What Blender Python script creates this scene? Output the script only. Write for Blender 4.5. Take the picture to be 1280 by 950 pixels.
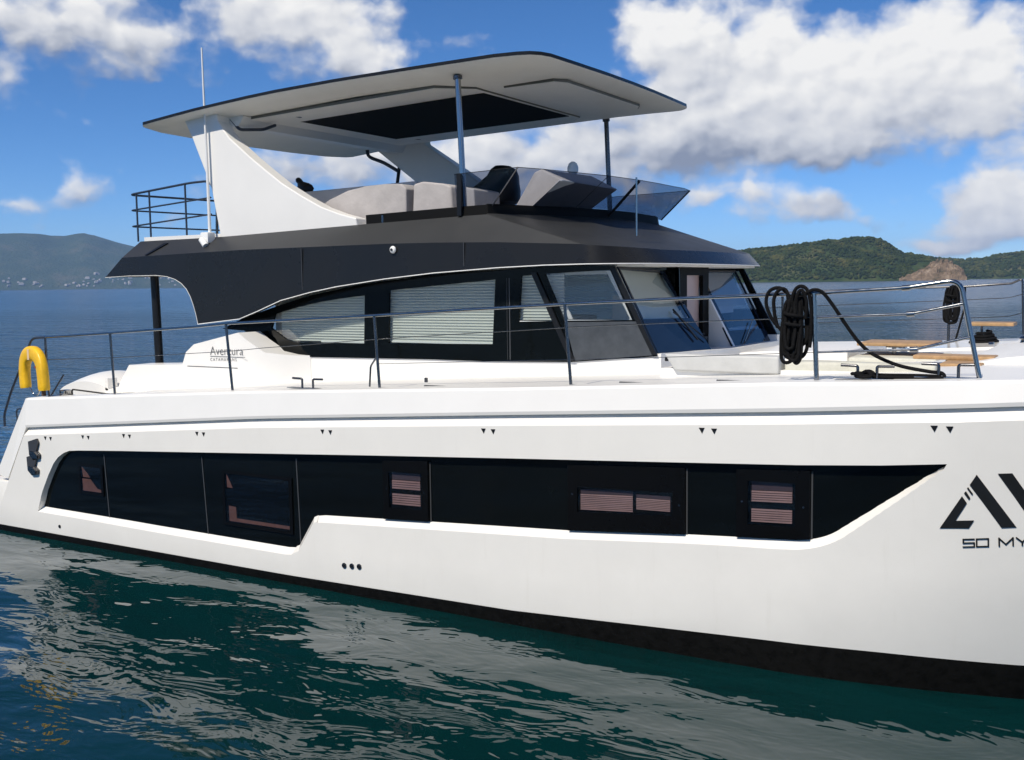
import bpy, bmesh, math, random
from mathutils import Vector, Matrix, noise
random.seed(7)
R = math.radians
scene = bpy.context.scene
for o in list(bpy.data.objects): bpy.data.objects.remove(o)
COL = scene.collection
# World frame: X runs forward along the boat, Y goes from the near side to the far side, Z is up, water at Z = 0.

# ------------------------------------------------------------------ camera
cam = bpy.data.cameras.new('camera'); camo = bpy.data.objects.new('camera', cam); COL.objects.link(camo)
rx = Vector((0.85499638, 0.51848301, -0.01251196)); up = Vector((-0.03740617, 0.08571017, 0.99561767)); fw = Vector((-0.51728325, 0.85078148, -0.09267635))
M4 = Matrix((rx, up, -fw)).transposed().to_4x4(); M4.translation = Vector((5.1186941, -8.36126814, 3.3)); camo.matrix_world = M4
cam.sensor_width = 36.0; cam.sensor_fit = 'HORIZONTAL'; cam.lens = 36.0 * 1300 / 1280
cam.clip_start = 0.1; cam.clip_end = 40000
scene.camera = camo

# ------------------------------------------------------------------ light
SUN = Vector((-0.08, -0.63, 0.77)).normalized()
EXPO = 0.41
SKY = 0.10
sl = bpy.data.lights.new('sun', 'SUN'); sl.energy = 3.6; sl.angle = R(0.5); sl.color = (1.0, 0.925, 0.80)
so = bpy.data.objects.new('sun', sl); COL.objects.link(so); so.rotation_euler = SUN.to_track_quat('Z', 'Y').to_euler(); so.location = (0, 0, 60)
vs = scene.view_settings; vs.view_transform = 'Standard'; vs.look = 'None'; vs.exposure = EXPO; vs.gamma = 1.0; vs.use_curve_mapping = False
scene.render.engine = 'CYCLES'; cy = scene.cycles
cy.use_denoising = True; cy.max_bounces = 9; cy.diffuse_bounces = 6; cy.glossy_bounces = 4; cy.transmission_bounces = 6; cy.transparent_max_bounces = 14; cy.volume_bounces = 0
cy.caustics_reflective = False; cy.caustics_refractive = False; cy.sample_clamp_indirect = 6.0

w = bpy.data.worlds.new('World'); scene.world = w; w.use_nodes = True
nt = w.node_tree; N = nt.nodes; L = nt.links; N.clear()
def wn(t, **k):
    n = N.new(t)
    for a, v in k.items(): setattr(n, a, v)
    return n
def wmath(op, a, b=None, c=None, clamp=False):
    n = wn('ShaderNodeMath', operation=op, use_clamp=clamp)
    for i, v in enumerate((a, b, c)):
        if v is None: continue
        if isinstance(v, (int, float)): n.inputs[i].default_value = v
        else: L.new(v, n.inputs[i])
    return n.outputs[0]
def wvec(op, a, b=None):
    n = wn('ShaderNodeVectorMath', operation=op)
    for i, v in enumerate((a, b)):
        if v is None: continue
        if isinstance(v, (tuple, Vector)): n.inputs[i].default_value = v
        else: L.new(v, n.inputs[i])
    return n
def wsmooth(x, a, b, lo=0.0, hi=1.0):
    n = wn('ShaderNodeMapRange', interpolation_type='SMOOTHSTEP'); L.new(x, n.inputs[0])
    for i, v in enumerate((a, b, lo, hi)): n.inputs[i + 1].default_value = v
    return n.outputs[0]
sky = wn('ShaderNodeTexSky', sky_type='NISHITA'); sky.sun_disc = False
sky.sun_elevation = math.asin(SUN.z); sky.sun_rotation = math.atan2(SUN.x, SUN.y)
sky.air_density = 0.55; sky.dust_density = 0.0; sky.ozone_density = 7.0
# clouds of the sky: heaps given by bearing, elevation and size in degrees
CL = [(-53.46, 12.86, 4.54, 1.9, 1.2), (-56.48, 10.06, 1.43, 1.11, 0.6), (-49.75, 11.98, 2.35, 1.33, 0.5), (-41.26, 13.3, 4.0, 2.4, 1.15), (-44.1, 14.36, 2.88, 1.51, 0.8), (-38.6, 11.3, 2.0, 1.2, 0.7), (-32.7, 12.8, 0.94, 0.87, 0.8),
 (-53.11, 4.84, 1.36, 0.87, 0.9), (-55.34, 4.4, 1.65, 0.7, 0.7), (-48.13, 3.69, 3.25, 0.82, 0.3), (-22.13, 12.13, 2.7, 2.73, 1.0), (-17.8, 11.2, 3.9, 2.7, 1.15), (-12.6, 9.6, 4.6, 2.2, 1.15), (-9.04, 11.24, 3.24, 2.58, 1.2), (-6.81, 8.79, 2.8, 2.4, 1.0), (-15.93, 8.23, 4.71, 1.59, 1.0), (-24.23, 13.79, 1.68, 1.16, 0.7),
 (-21.27, 7.23, 3.33, 1.64, 1.0), (-25.09, 7.97, 3.82, 1.65, 0.9), (-31.14, 7.05, 5.62, 1.67, 1.0), (-41.47, 6.23, 5.12, 1.66, 0.9), (-34.64, 5.6, 3.47, 1.27, 0.7), (-16.31, 6.83, 4.35, 0.9, 0.8), (-20.63, 4.29, 1.17, 0.76, 0.9), (-18.12, 4.22, 1.23, 0.92, 1.0), (-15.87, 3.95, 1.61, 0.83, 1.0), (-13.87, 4.0, 1.26, 0.82, 1.0),
 (-7.57, 3.84, 1.45, 1.37, 1.0), (-5.61, 4.33, 1.4, 1.73, 1.1), (-10.73, 2.84, 1.52, 0.4, 0.6), (-7.71, 1.87, 1.63, 0.64, 0.8), (-14.7, 6.36, 1.58, 0.8, 0.5),
 (-6.3, 2.4, 2.6, 0.55, 0.75), (-9.3, 1.55, 2.2, 0.4, 0.6), (-3.0, 3.0, 3.0, 0.9, 0.9), (-28, 5.2, 4.5, 0.9, 0.6), (-38, 8.0, 4, 1.0, 0.6), (-24.5, 4.6, 1.6, 0.6, 0.6),
 # the rest of the sky, round the back and overhead
 (34, 40, 14, 5, 1.0), (58, 10, 9, 4, 1.0), (85, 20, 16, 6, 1.0), (128, 12, 12, 4, 1.0), (165, 25, 15, 7, 1.0), (-150, 14, 14, 5, 1.0), (-105, 18, 13, 6, 1.0), (-80, 9, 7, 3, 0.9), (-20, 40, 16, 8, 0.9), (60, 48, 20, 9, 0.8), (4, 5, 3, 1.2, 0.7)]
tc = wn('ShaderNodeTexCoord'); D = tc.outputs['Generated']
sep = wn('ShaderNodeSeparateXYZ'); L.new(D, sep.inputs[0])
az = wmath('MULTIPLY', wmath('ARCTAN2', sep.outputs[0], sep.outputs[1]), 57.29578)
el = wmath('MULTIPLY', wmath('ARCSINE', sep.outputs[2]), 57.29578)
comb = wn('ShaderNodeCombineXYZ'); L.new(az, comb.inputs[0]); L.new(el, comb.inputs[1])
def wnoise(scale, detail, rough, vec, dist=0.0):
    n = wn('ShaderNodeTexNoise'); n.inputs['Scale'].default_value = scale; n.inputs['Detail'].default_value = detail; n.inputs['Roughness'].default_value = rough; n.inputs['Distortion'].default_value = dist
    L.new(vec, n.inputs['Vector']); return n
warp = wnoise(0.35, 4, 0.6, comb.outputs[0])
wv = wvec('SUBTRACT', warp.outputs['Color'], (0.5, 0.5, 0.5)); wv2 = wvec('MULTIPLY', wv.outputs[0], (3.0, 1.6, 0.0))
P = wvec('ADD', comb.outputs[0], wv2.outputs[0]).outputs[0]
F = None; S = None
TONE = {(-21.27, 7.23): -0.8, (-25.09, 7.97): -0.7, (-16.31, 6.83): -0.9, (-31.14, 7.05): -0.35, (-41.47, 6.23): -0.5, (-34.64, 5.6): -0.6, (-15.93, 8.23): -0.2, (-14.7, 6.36): -1.2, (-10.73, 2.84): -1.0, (-53.46, 12.86): -0.25, (-49.75, 11.98): -0.5, (-41.26, 13.3): -0.1, (-48.13, 3.69): -0.6}
for a, e, sx, sy, wt in CL:
    d = wvec('MULTIPLY', wvec('SUBTRACT', P, (a, e, 0)).outputs[0], (1 / sx, 1 / sy, 0)).outputs[0]
    dd = wvec('DOT_PRODUCT', d, d).outputs['Value']
    g = wmath('MULTIPLY', wmath('POWER', 2.718, wmath('MULTIPLY', dd, -0.9)), wt)
    s = wn('ShaderNodeSeparateXYZ'); L.new(d, s.inputs[0])
    gs = wmath('MULTIPLY', g, wmath('ADD', s.outputs[1], TONE.get((a, e), 0.15)))
    F = g if F is None else wmath('ADD', F, g)
    S = gs if S is None else wmath('ADD', S, gs)
PV = wvec('ADD', wvec('MULTIPLY', comb.outputs[0], (0.85, 1.2, 1.0)).outputs[0], wvec('MULTIPLY', wv.outputs[0], (1.3, 1.3, 0)).outputs[0]).outputs[0]
PO = wvec('ADD', PV, (-0.30, 0.46, 0)).outputs[0]
def billow(vec, sc):
    n = wn('ShaderNodeTexVoronoi', feature='SMOOTH_F1', voronoi_dimensions='2D'); n.inputs['Scale'].default_value = sc; n.inputs['Detail'].default_value = 2.0; n.inputs['Roughness'].default_value = 0.42; n.inputs['Smoothness'].default_value = 0.85
    L.new(vec, n.inputs['Vector']); return n.outputs['Distance']
puff = wnoise(0.45, 6, 0.50, PV, 0.0)
b1 = billow(PV, 0.62); b2 = billow(PO, 0.62)
big = wnoise(0.22, 2, 0.5, PV); bigo = wnoise(0.22, 2, 0.5, wvec('ADD', PV, (-0.8, 1.2, 0)).outputs[0])
dens = wmath('ADD', wmath('ADD', F, wmath('MULTIPLY', wmath('SUBTRACT', puff.outputs['Fac'], 0.5), 1.7)), wmath('MULTIPLY', wmath('SUBTRACT', 0.42, b1), 0.55))
mask = wsmooth(dens, 0.17, 1.04)
hgt = wmath('DIVIDE', S, wmath('ADD', F, 0.05))
lump = wmath('ADD', wmath('MULTIPLY', wmath('SUBTRACT', b2, b1), 0.42), wmath('MULTIPLY', wmath('SUBTRACT', big.outputs['Fac'], bigo.outputs['Fac']), 1.1))
thin = wmath('MULTIPLY', wsmooth(dens, 0.4, 1.6), 0.12)
lit = wmath('ADD', wmath('ADD', wmath('MULTIPLY', hgt, 0.48), wmath('ADD', thin, 0.66)), lump, clamp=True)
ramp = wn('ShaderNodeValToRGB'); L.new(lit, ramp.inputs[0])
k = 1 / 2 ** EXPO
def kc(c): return (c[0] * k, c[1] * k, c[2] * k, 1)
ramp.color_ramp.elements[0].position = 0.0; ramp.color_ramp.elements[0].color = kc((0.27, 0.31, 0.41))
ramp.color_ramp.elements[1].position = 1.0; ramp.color_ramp.elements[1].color = kc((0.97, 0.96, 0.94))
e2 = ramp.color_ramp.elements.new(0.5); e2.color = kc((0.66, 0.68, 0.73))
bgs = wn('ShaderNodeBackground'); hsv = wn('ShaderNodeHueSaturation'); hsv.inputs['Saturation'].default_value = 1.14; L.new(sky.outputs[0], hsv.inputs['Color']); L.new(hsv.outputs[0], bgs.inputs[0]); bgs.inputs[1].default_value = SKY
bgc = wn('ShaderNodeBackground'); L.new(ramp.outputs[0], bgc.inputs[0]); bgc.inputs[1].default_value = 1.0
mx = wn('ShaderNodeMixShader'); L.new(mask, mx.inputs[0]); L.new(bgs.outputs[0], mx.inputs[1]); L.new(bgc.outputs[0], mx.inputs[2])
out = wn('ShaderNodeOutputWorld'); L.new(mx.outputs[0], out.inputs[0])
w.cycles.sampling_method = 'MANUAL'; w.cycles.sample_map_resolution = 512

# ------------------------------------------------------------------ helpers
def mat(name, color, rough=0.5, metal=0.0, var=0.0, vscale=3.0, bump=0.0, bscale=20.0, coat=0.0, spec=0.5, rvar=0.0):
    m = bpy.data.materials.new(name); m.use_nodes = True; t = m.node_tree; b = t.nodes['Principled BSDF']
    b.inputs['Base Color'].default_value = (*color, 1); b.inputs['Roughness'].default_value = rough; b.inputs['Metallic'].default_value = metal
    b.inputs['Coat Weight'].default_value = coat; b.inputs['Coat Roughness'].default_value = 0.05; b.inputs['Specular IOR Level'].default_value = spec
    tcn = t.nodes.new('ShaderNodeTexCoord')
    if var or rvar:
        n = t.nodes.new('ShaderNodeTexNoise'); n.inputs['Scale'].default_value = vscale; n.inputs['Detail'].default_value = 6; n.inputs['Roughness'].default_value = 0.65
        t.links.new(tcn.outputs['Object'], n.inputs['Vector'])
        if var:
            r = t.nodes.new('ShaderNodeValToRGB'); t.links.new(n.outputs['Fac'], r.inputs[0])
            r.color_ramp.elements[0].position = 0.3; r.color_ramp.elements[1].position = 0.7
            r.color_ramp.elements[0].color = (*[max(0, c * (1 - var)) for c in color], 1); r.color_ramp.elements[1].color = (*[min(1, c * (1 + var)) for c in color], 1)
            t.links.new(r.outputs[0], b.inputs['Base Color'])
        if rvar:
            q = t.nodes.new('ShaderNodeMapRange'); t.links.new(n.outputs['Fac'], q.inputs[0]); q.inputs[1].default_value = 0.3; q.inputs[2].default_value = 0.7
            q.inputs[3].default_value = max(0.02, rough - rvar); q.inputs[4].default_value = rough + rvar; t.links.new(q.outputs[0], b.inputs['Roughness'])
    if bump:
        n2 = t.nodes.new('ShaderNodeTexNoise'); n2.inputs['Scale'].default_value = bscale; n2.inputs['Detail'].default_value = 5
        t.links.new(tcn.outputs['Object'], n2.inputs['Vector'])
        bp = t.nodes.new('ShaderNodeBump'); bp.inputs['Strength'].default_value = 1.0; bp.inputs['Distance'].default_value = bump
        t.links.new(n2.outputs['Fac'], bp.inputs['Height']); t.links.new(bp.outputs[0], b.inputs['Normal'])
    return m
def glass(name, tint, f0=0.06, rough=0.02):
    m = bpy.data.materials.new(name); m.use_nodes = True; t = m.node_tree; t.nodes.clear()
    tr = t.nodes.new('ShaderNodeBsdfTransparent'); tr.inputs[0].default_value = (*tint, 1)
    gl = t.nodes.new('ShaderNodeBsdfGlossy'); gl.inputs['Roughness'].default_value = rough
    ge = t.nodes.new('ShaderNodeNewGeometry'); dt = t.nodes.new('ShaderNodeVectorMath'); dt.operation = 'DOT_PRODUCT'; t.links.new(ge.outputs['Normal'], dt.inputs[0]); t.links.new(ge.outputs['Incoming'], dt.inputs[1])
    prev = dt.outputs['Value']
    for op, val in (('ABSOLUTE', None), ('SUBTRACT', 1.0), ('POWER', 5.0)):
        q = t.nodes.new('ShaderNodeMath'); q.operation = op; q.use_clamp = True
        if op == 'SUBTRACT': q.inputs[0].default_value = 1.0; t.links.new(prev, q.inputs[1])
        else:
            t.links.new(prev, q.inputs[0])
            if val: q.inputs[1].default_value = val
        prev = q.outputs[0]
    mr = t.nodes.new('ShaderNodeMapRange'); t.links.new(prev, mr.inputs[0]); mr.inputs[3].default_value = f0; mr.inputs[4].default_value = 0.95
    mxs = t.nodes.new('ShaderNodeMixShader'); t.links.new(mr.outputs[0], mxs.inputs[0]); t.links.new(tr.outputs[0], mxs.inputs[1]); t.links.new(gl.outputs[0], mxs.inputs[2])
    o = t.nodes.new('ShaderNodeOutputMaterial'); t.links.new(mxs.outputs[0], o.inputs[0]); return m

gel = mat('white_gelcoat', (0.81, 0.785, 0.73), 0.17, var=0.03, vscale=1.3, rvar=0.07, bump=0.0006, bscale=2.5, coat=0.2)
_t = gel.node_tree; _tc = _t.nodes.new('ShaderNodeTexCoord'); _mp = _t.nodes.new('ShaderNodeMapping'); _mp.inputs['Scale'].default_value = (9, 9, 0.7); _t.links.new(_tc.outputs['Object'], _mp.inputs[0])
_n = _t.nodes.new('ShaderNodeTexNoise'); _n.inputs['Scale'].default_value = 1.0; _n.inputs['Detail'].default_value = 7; _n.inputs['Roughness'].default_value = 0.7; _t.links.new(_mp.outputs[0], _n.inputs[0])
_r = _t.nodes.new('ShaderNodeMapRange'); _t.links.new(_n.outputs['Fac'], _r.inputs[0]); _r.inputs[1].default_value = 0.58; _r.inputs[2].default_value = 0.80; _r.inputs[3].default_value = 0.0; _r.inputs[4].default_value = 0.22
_m = _t.nodes.new('ShaderNodeMix'); _m.data_type = 'RGBA'; _t.links.new(_r.outputs[0], _m.inputs['Factor']); _m.inputs['B'].default_value = (0.62, 0.59, 0.52, 1)
_src = _t.nodes['Principled BSDF'].inputs['Base Color'].links[0].from_socket; _t.links.new(_src, _m.inputs['A']); _t.links.new(_m.outputs['Result'], _t.nodes['Principled BSDF'].inputs['Base Color'])
gelw = mat('bright_gelcoat', (0.80, 0.785, 0.75), 0.32, var=0.02, vscale=2.0)
graph = mat('graphite_paint', (0.0115, 0.0115, 0.0115), 0.27, var=0.12, vscale=1.1, rvar=0.06, spec=0.28)
blk = mat('black_trim', (0.008, 0.008, 0.0085), 0.35, var=0.2, spec=0.3)
blkgl = mat('black_window_glass', (0.003, 0.004, 0.0042), 0.07, var=0.2, vscale=0.8, spec=0.14)
blkgl2 = mat('black_frame_glass', (0.0035, 0.0035, 0.0037), 0.16, var=0.2, vscale=0.8, spec=0.12)
steel = mat('stainless_steel', (0.33, 0.33, 0.325), 0.16, 1.0, rvar=0.06, vscale=9)
dsteel = mat('dark_steel', (0.13, 0.13, 0.135), 0.25, 1.0, rvar=0.06, vscale=9)
navy = mat('navy_rail', (0.03, 0.04, 0.06), 0.3)
anti = mat('antifouling_paint', (0.0045, 0.0043, 0.004), 0.5, var=0.14, vscale=14, bump=0.004, bscale=22, spec=0.15, rvar=0.2)
whitepl = mat('white_plastic', (0.8, 0.8, 0.78), 0.35)
blindm = mat('white_blind', (0.76, 0.78, 0.75), 0.6)
_t = blindm.node_tree; _tl = _t.nodes.new('ShaderNodeBsdfTranslucent'); _tl.inputs[0].default_value = (0.76, 0.78, 0.74, 1); _mx = _t.nodes.new('ShaderNodeMixShader'); _mx.inputs[0].default_value = 0.42
_t.links.new(_t.nodes['Principled BSDF'].outputs[0], _mx.inputs[1]); _t.links.new(_tl.outputs[0], _mx.inputs[2]); _t.links.new(_mx.outputs[0], _t.nodes['Material Output'].inputs[0])
pink = mat('sunlit_cabin_lining', (0.135, 0.075, 0.062), 0.6, var=0.35, vscale=6)  # lining tone with the sunlight on the reveals put into it
pinkb = mat('mauve_blind', (0.20, 0.145, 0.145), 0.6, var=0.15, vscale=5)
inter = mat('cabin_interior', (0.20, 0.18, 0.17), 0.6, var=0.1)
interw = mat('cabin_headliner', (0.55, 0.54, 0.52), 0.6)
cover = mat('grey_canvas_cover', (0.40, 0.375, 0.365), 0.85, var=0.10, vscale=4, bump=0.012, bscale=6)
coverl = mat('pale_canvas_cover', (0.66, 0.62, 0.58), 0.8, var=0.08, vscale=4, bump=0.01, bscale=5)
vinyl = mat('pale_grey_vinyl', (0.52, 0.52, 0.50), 0.6, var=0.06, vscale=6, bump=0.004, bscale=9)
cream = mat('cream_cushion', (0.56, 0.55, 0.47), 0.75, var=0.10, vscale=8, bump=0.01, bscale=8)
teak = mat('oiled_teak', (0.40, 0.245, 0.115), 0.5, var=0.25, vscale=14)
yellow = mat('yellow_vinyl', (0.86, 0.50, 0.012), 0.42, var=0.10, vscale=6, bump=0.006, bscale=14)
ropem = mat('black_rope', (0.006, 0.006, 0.0065), 0.85, spec=0.15, var=0.5, vscale=60, bump=0.003, bscale=90)
smoke = glass('smoked_glass', (0.40, 0.42, 0.48), 0.05)
clear = glass('cabin_glass', (0.86, 0.90, 0.88), 0.07)
dimgl = glass('dusty_grey_glass', (0.80, 0.82, 0.83), 0.12, 0.08)
seal = mat('black_rubber', (0.004, 0.004, 0.004), 0.6, spec=0.1)
letter = mat('black_lettering', (0.008, 0.008, 0.008), 0.4)
gletter = mat('grey_lettering', (0.12, 0.12, 0.12), 0.4)
groove = mat('grey_ceiling_trim', (0.13, 0.13, 0.115), 0.5)
ceil = mat('hardtop_lining', (0.84, 0.82, 0.77), 0.45, var=0.03)
decking = mat('grey_decking', (0.36, 0.34, 0.31), 0.8, var=0.1, vscale=8)

def link(name, me, ms, parent=None, smooth=None):
    o = bpy.data.objects.new(name, me); COL.objects.link(o)
    for m in (ms if isinstance(ms, (list, tuple)) else [ms]): me.materials.append(m)
    if smooth is not None:
        me.shade_smooth(); me.set_sharp_from_angle(angle=R(smooth))
    if parent is not None: o.parent = parent
    return o
def fromdata(name, V, Fc, ms, parent=None, smooth=None, fix=True):
    me = bpy.data.meshes.new(name); me.from_pydata([tuple(v) for v in V], [], Fc); me.validate()
    if fix:
        b = bmesh.new(); b.from_mesh(me); bmesh.ops.recalc_face_normals(b, faces=b.faces); b.to_mesh(me); b.free()
    return link(name, me, ms, parent, smooth)
def frombm(name, b, ms, parent=None, smooth=None):
    bmesh.ops.recalc_face_normals(b, faces=b.faces)
    me = bpy.data.meshes.new(name); b.to_mesh(me); b.free(); return link(name, me, ms, parent, smooth)
def box_bm(b, lo, hi, bev=0.0):
    r = bmesh.ops.create_cube(b, size=1.0); vs_ = r['verts']
    for v in vs_: v.co = Vector([lo[i] + (v.co[i] + 0.5) * (hi[i] - lo[i]) for i in range(3)])
    if bev:
        es = list({e for v in vs_ for e in v.link_edges}); bmesh.ops.bevel(b, geom=es, offset=bev, segments=2, profile=0.6, affect='EDGES')
def box(name, lo, hi, m, parent, bev=0.0):
    b = bmesh.new(); box_bm(b, lo, hi, bev); return frombm(name, b, m, parent, 35 if bev else None)
def tube_bm(b, pts, r, seg=10, cap=True):
    pts = [Vector(p) for p in pts]; n = len(pts); rs = r if isinstance(r, (list, tuple)) else [r] * n
    rings = []; prev = None
    for i, p in enumerate(pts):
        t = (pts[min(i + 1, n - 1)] - pts[max(i - 1, 0)]).normalized()
        if prev is None: u = t.orthogonal().normalized()
        else: u = (prev - t * prev.dot(t)).normalized() if (prev - t * prev.dot(t)).length > 1e-6 else t.orthogonal().normalized()
        prev = u; v = t.cross(u)
        rings.append([b.verts.new(p + (u * math.cos(2 * math.pi * j / seg) + v * math.sin(2 * math.pi * j / seg)) * rs[i]) for j in range(seg)])
    for a, c in zip(rings, rings[1:]):
        for j in range(seg): b.faces.new((a[j], a[(j + 1) % seg], c[(j + 1) % seg], c[j]))
    if cap: b.faces.new(rings[0][::-1]); b.faces.new(rings[-1])
def tube(name, pts, r, m, parent=None, seg=10, smooth=50):
    b = bmesh.new(); tube_bm(b, pts, r, seg); return frombm(name, b, m, parent, smooth)
def spline(pts, k=6):
    pts = [Vector(p) for p in pts]; o = []
    for i in range(len(pts) - 1):
        p0 = pts[max(i - 1, 0)]; p1 = pts[i]; p2 = pts[i + 1]; p3 = pts[min(i + 2, len(pts) - 1)]
        for j in range(k):
            t = j / k; o.append(0.5 * ((2 * p1) + (p2 - p0) * t + (2 * p0 - 5 * p1 + 4 * p2 - p3) * t * t + (3 * p1 - p0 - 3 * p2 + p3) * t ** 3))
    o.append(pts[-1]); return o
def rounded(pts, rad, k=5):
    pts = [Vector(p) for p in pts]; o = [pts[0]]
    for i in range(1, len(pts) - 1):
        a = (pts[i - 1] - pts[i]); c = (pts[i + 1] - pts[i]); r = min(rad, a.length * 0.45, c.length * 0.45); a.normalize(); c.normalize()
        A = pts[i] + a * r; B = pts[i] + c * r
        for j in range(k + 1):
            t = j / k; o.append((1 - t) ** 2 * A + 2 * t * (1 - t) * pts[i] + t * t * B)
    o.append(pts[-1]); return o
def plate(name, outer, holes, fmap, thick, m, parent=None, smooth=None):
    """flat outline with holes, given in (u, v); fmap(u, v, d) places it at depth d"""
    b = bmesh.new(); edges = []
    for loop in [outer] + list(holes or []):
        vs_ = [b.verts.new((u, v, 0)) for u, v in loop]
        edges += [b.edges.new((vs_[i], vs_[(i + 1) % len(vs_)])) for i in range(len(vs_))]
    bmesh.ops.triangle_fill(b, edges=edges, use_beauty=True)
    if thick:
        bd = [e for e in b.edges if len(e.link_faces) == 1]
        src = list(b.faces); vmap = {v: b.verts.new((v.co.x, v.co.y, 1)) for v in list(b.verts)}
        for f in src: b.faces.new([vmap[v] for v in f.verts])
        for e in bd: b.faces.new((e.verts[0], e.verts[1], vmap[e.verts[1]], vmap[e.verts[0]]))
    for v in b.verts: v.co = Vector(fmap(v.co.x, v.co.y, v.co.z * thick))
    return frombm(name, b, m, parent, smooth)
def xz(y): return lambda u, v, d: (u, y + d, v)
def interp(x, tab):
    if x <= tab[0][0]: (a, fa), (b_, fb) = tab[0], tab[1]
    elif x >= tab[-1][0]: (a, fa), (b_, fb) = tab[-2], tab[-1]
    else:
        for (a, fa), (b_, fb) in zip(tab, tab[1:]):
            if a <= x <= b_: break
    return fa + (fb - fa) * (x - a) / (b_ - a)
def tag(o, label=None, cat=None, group=None, kind=None):
    if label: o['label'] = label
    if cat: o['category'] = cat
    if group: o['group'] = group
    if kind: o['kind'] = kind
    return o
def empty(name, loc=(0, 0, 0)):
    o = bpy.data.objects.new(name, None); COL.objects.link(o); o.location = loc; o.empty_display_size = 0.2; return o

# ------------------------------------------------------------------ sea
def sea_material():
    m = bpy.data.materials.new('sea_water'); m.use_nodes = True; t = m.node_tree; b = t.nodes['Principled BSDF']
    b.inputs['Base Color'].default_value = (0.0006, 0.014, 0.017, 1); b.inputs['Roughness'].default_value = 0.03; b.inputs['IOR'].default_value = 1.56
    g = t.nodes.new('ShaderNodeNewGeometry')
    def mapped(rot, sc):
        mp = t.nodes.new('ShaderNodeMapping'); mp.inputs['Rotation'].default_value = (0, 0, R(rot)); mp.inputs['Scale'].default_value = sc
        t.links.new(g.outputs['Position'], mp.inputs[0]); return mp.outputs[0]
    def nz(vec, scale, detail, dist=0.0, rough=0.5):
        n = t.nodes.new('ShaderNodeTexNoise'); n.inputs['Scale'].default_value = scale; n.inputs['Detail'].default_value = detail; n.inputs['Distortion'].default_value = dist; n.inputs['Roughness'].default_value = rough
        t.links.new(vec, n.inputs['Vector']); return n.outputs['Fac']
    def mul(a, k_):
        n = t.nodes.new('ShaderNodeMath'); n.operation = 'MULTIPLY'; t.links.new(a, n.inputs[0])
        if isinstance(k_, float): n.inputs[1].default_value = k_
        else: t.links.new(k_, n.inputs[1])
        return n.outputs[0]
    def add(a, c):
        n = t.nodes.new('ShaderNodeMath'); n.operation = 'ADD'; t.links.new(a, n.inputs[0]); t.links.new(c, n.inputs[1]); return n.outputs[0]
    h = mul(nz(mapped(-31, (0.45, 1.0, 1)), 0.40, 1.0), 0.22)
    h = add(h, mul(nz(mapped(-22, (0.5, 1.0, 1)), 0.92, 2.0, 0.5), 0.092))
    h = add(h, mul(nz(mapped(-40, (0.55, 1.0, 1)), 3.0, 2.0, 0.6), 0.0095))
    # out beyond the berth the breeze ruffles the water
    ln = t.nodes.new('ShaderNodeVectorMath'); ln.operation = 'LENGTH'; t.links.new(g.outputs['Position'], ln.inputs[0])
    pr = t.nodes.new('ShaderNodeMapRange'); t.links.new(ln.outputs['Value'], pr.inputs[0]); pr.inputs[1].default_value = 9.0; pr.inputs[2].default_value = 40.0; pr.inputs[3].default_value = 0.12; pr.inputs[4].default_value = 1.0
    patch = nz(mapped(-31, (0.15, 1, 1)), 0.05, 3.0)
    pq = t.nodes.new('ShaderNodeMapRange'); t.links.new(patch, pq.inputs[0]); pq.inputs[1].default_value = 0.35; pq.inputs[2].default_value = 0.65; pq.inputs[3].default_value = 0.55; pq.inputs[4].default_value = 1.3
    h = add(h, mul(mul(mul(nz(mapped(-25, (0.5, 1, 1)), 2.6, 3.0, 0.5, 0.6), 0.20), pr.outputs[0]), pq.outputs[0]))
    pw = t.nodes.new('ShaderNodeMapRange'); t.links.new(ln.outputs['Value'], pw.inputs[0]); pw.inputs[1].default_value = 22.0; pw.inputs[2].default_value = 80.0
    h = add(h, mul(mul(nz(mapped(-28, (0.28, 1, 1)), 0.30, 3.0, 0.4, 0.6), 1.1), pw.outputs[0]))
    # teal over the shallow berth, bluer over the deep bay
    dp = t.nodes.new('ShaderNodeMapRange'); t.links.new(ln.outputs['Value'], dp.inputs[0]); dp.inputs[1].default_value = 12.0; dp.inputs[2].default_value = 60.0
    cm = t.nodes.new('ShaderNodeMix'); cm.data_type = 'RGBA'; t.links.new(dp.outputs[0], cm.inputs['Factor']); cm.inputs['A'].default_value = (0.0008, 0.0205, 0.0215, 1); cm.inputs['B'].default_value = (0.006, 0.034, 0.075, 1); t.links.new(cm.outputs['Result'], b.inputs['Base Color'])
    rr = t.nodes.new('ShaderNodeMapRange'); t.links.new(ln.outputs['Value'], rr.inputs[0]); rr.inputs[1].default_value = 20.0; rr.inputs[2].default_value = 220.0; rr.inputs[3].default_value = 0.02; rr.inputs[4].default_value = 0.17; t.links.new(rr.outputs[0], b.inputs['Roughness'])
    bp = t.nodes.new('ShaderNodeBump'); bp.inputs['Strength'].default_value = 1.0; bp.inputs['Distance'].default_value = 1.0
    t.links.new(h, bp.inputs['Height']); t.links.new(bp.outputs[0], b.inputs['Normal'])
    return m
def sea():
    V = []; Fc = []; rings = [0, 8, 20, 60, 200, 700, 2500, 9000]; n = 48
    V.append((0, 0, 0))
    for r in rings[1:]:
        for j in range(n): V.append((r * math.cos(2 * math.pi * j / n), r * math.sin(2 * math.pi * j / n), 0))
    for j in range(n): Fc.append((0, 1 + j, 1 + (j + 1) % n))
    for i in range(len(rings) - 2):
        for j in range(n): a = 1 + i * n; Fc.append((a + j, a + n + j, a + n + (j + 1) % n, a + (j + 1) % n))
    o = fromdata('sea', V, Fc, sea_material(), fix=False); tag(o, kind='structure')
sea()

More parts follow.
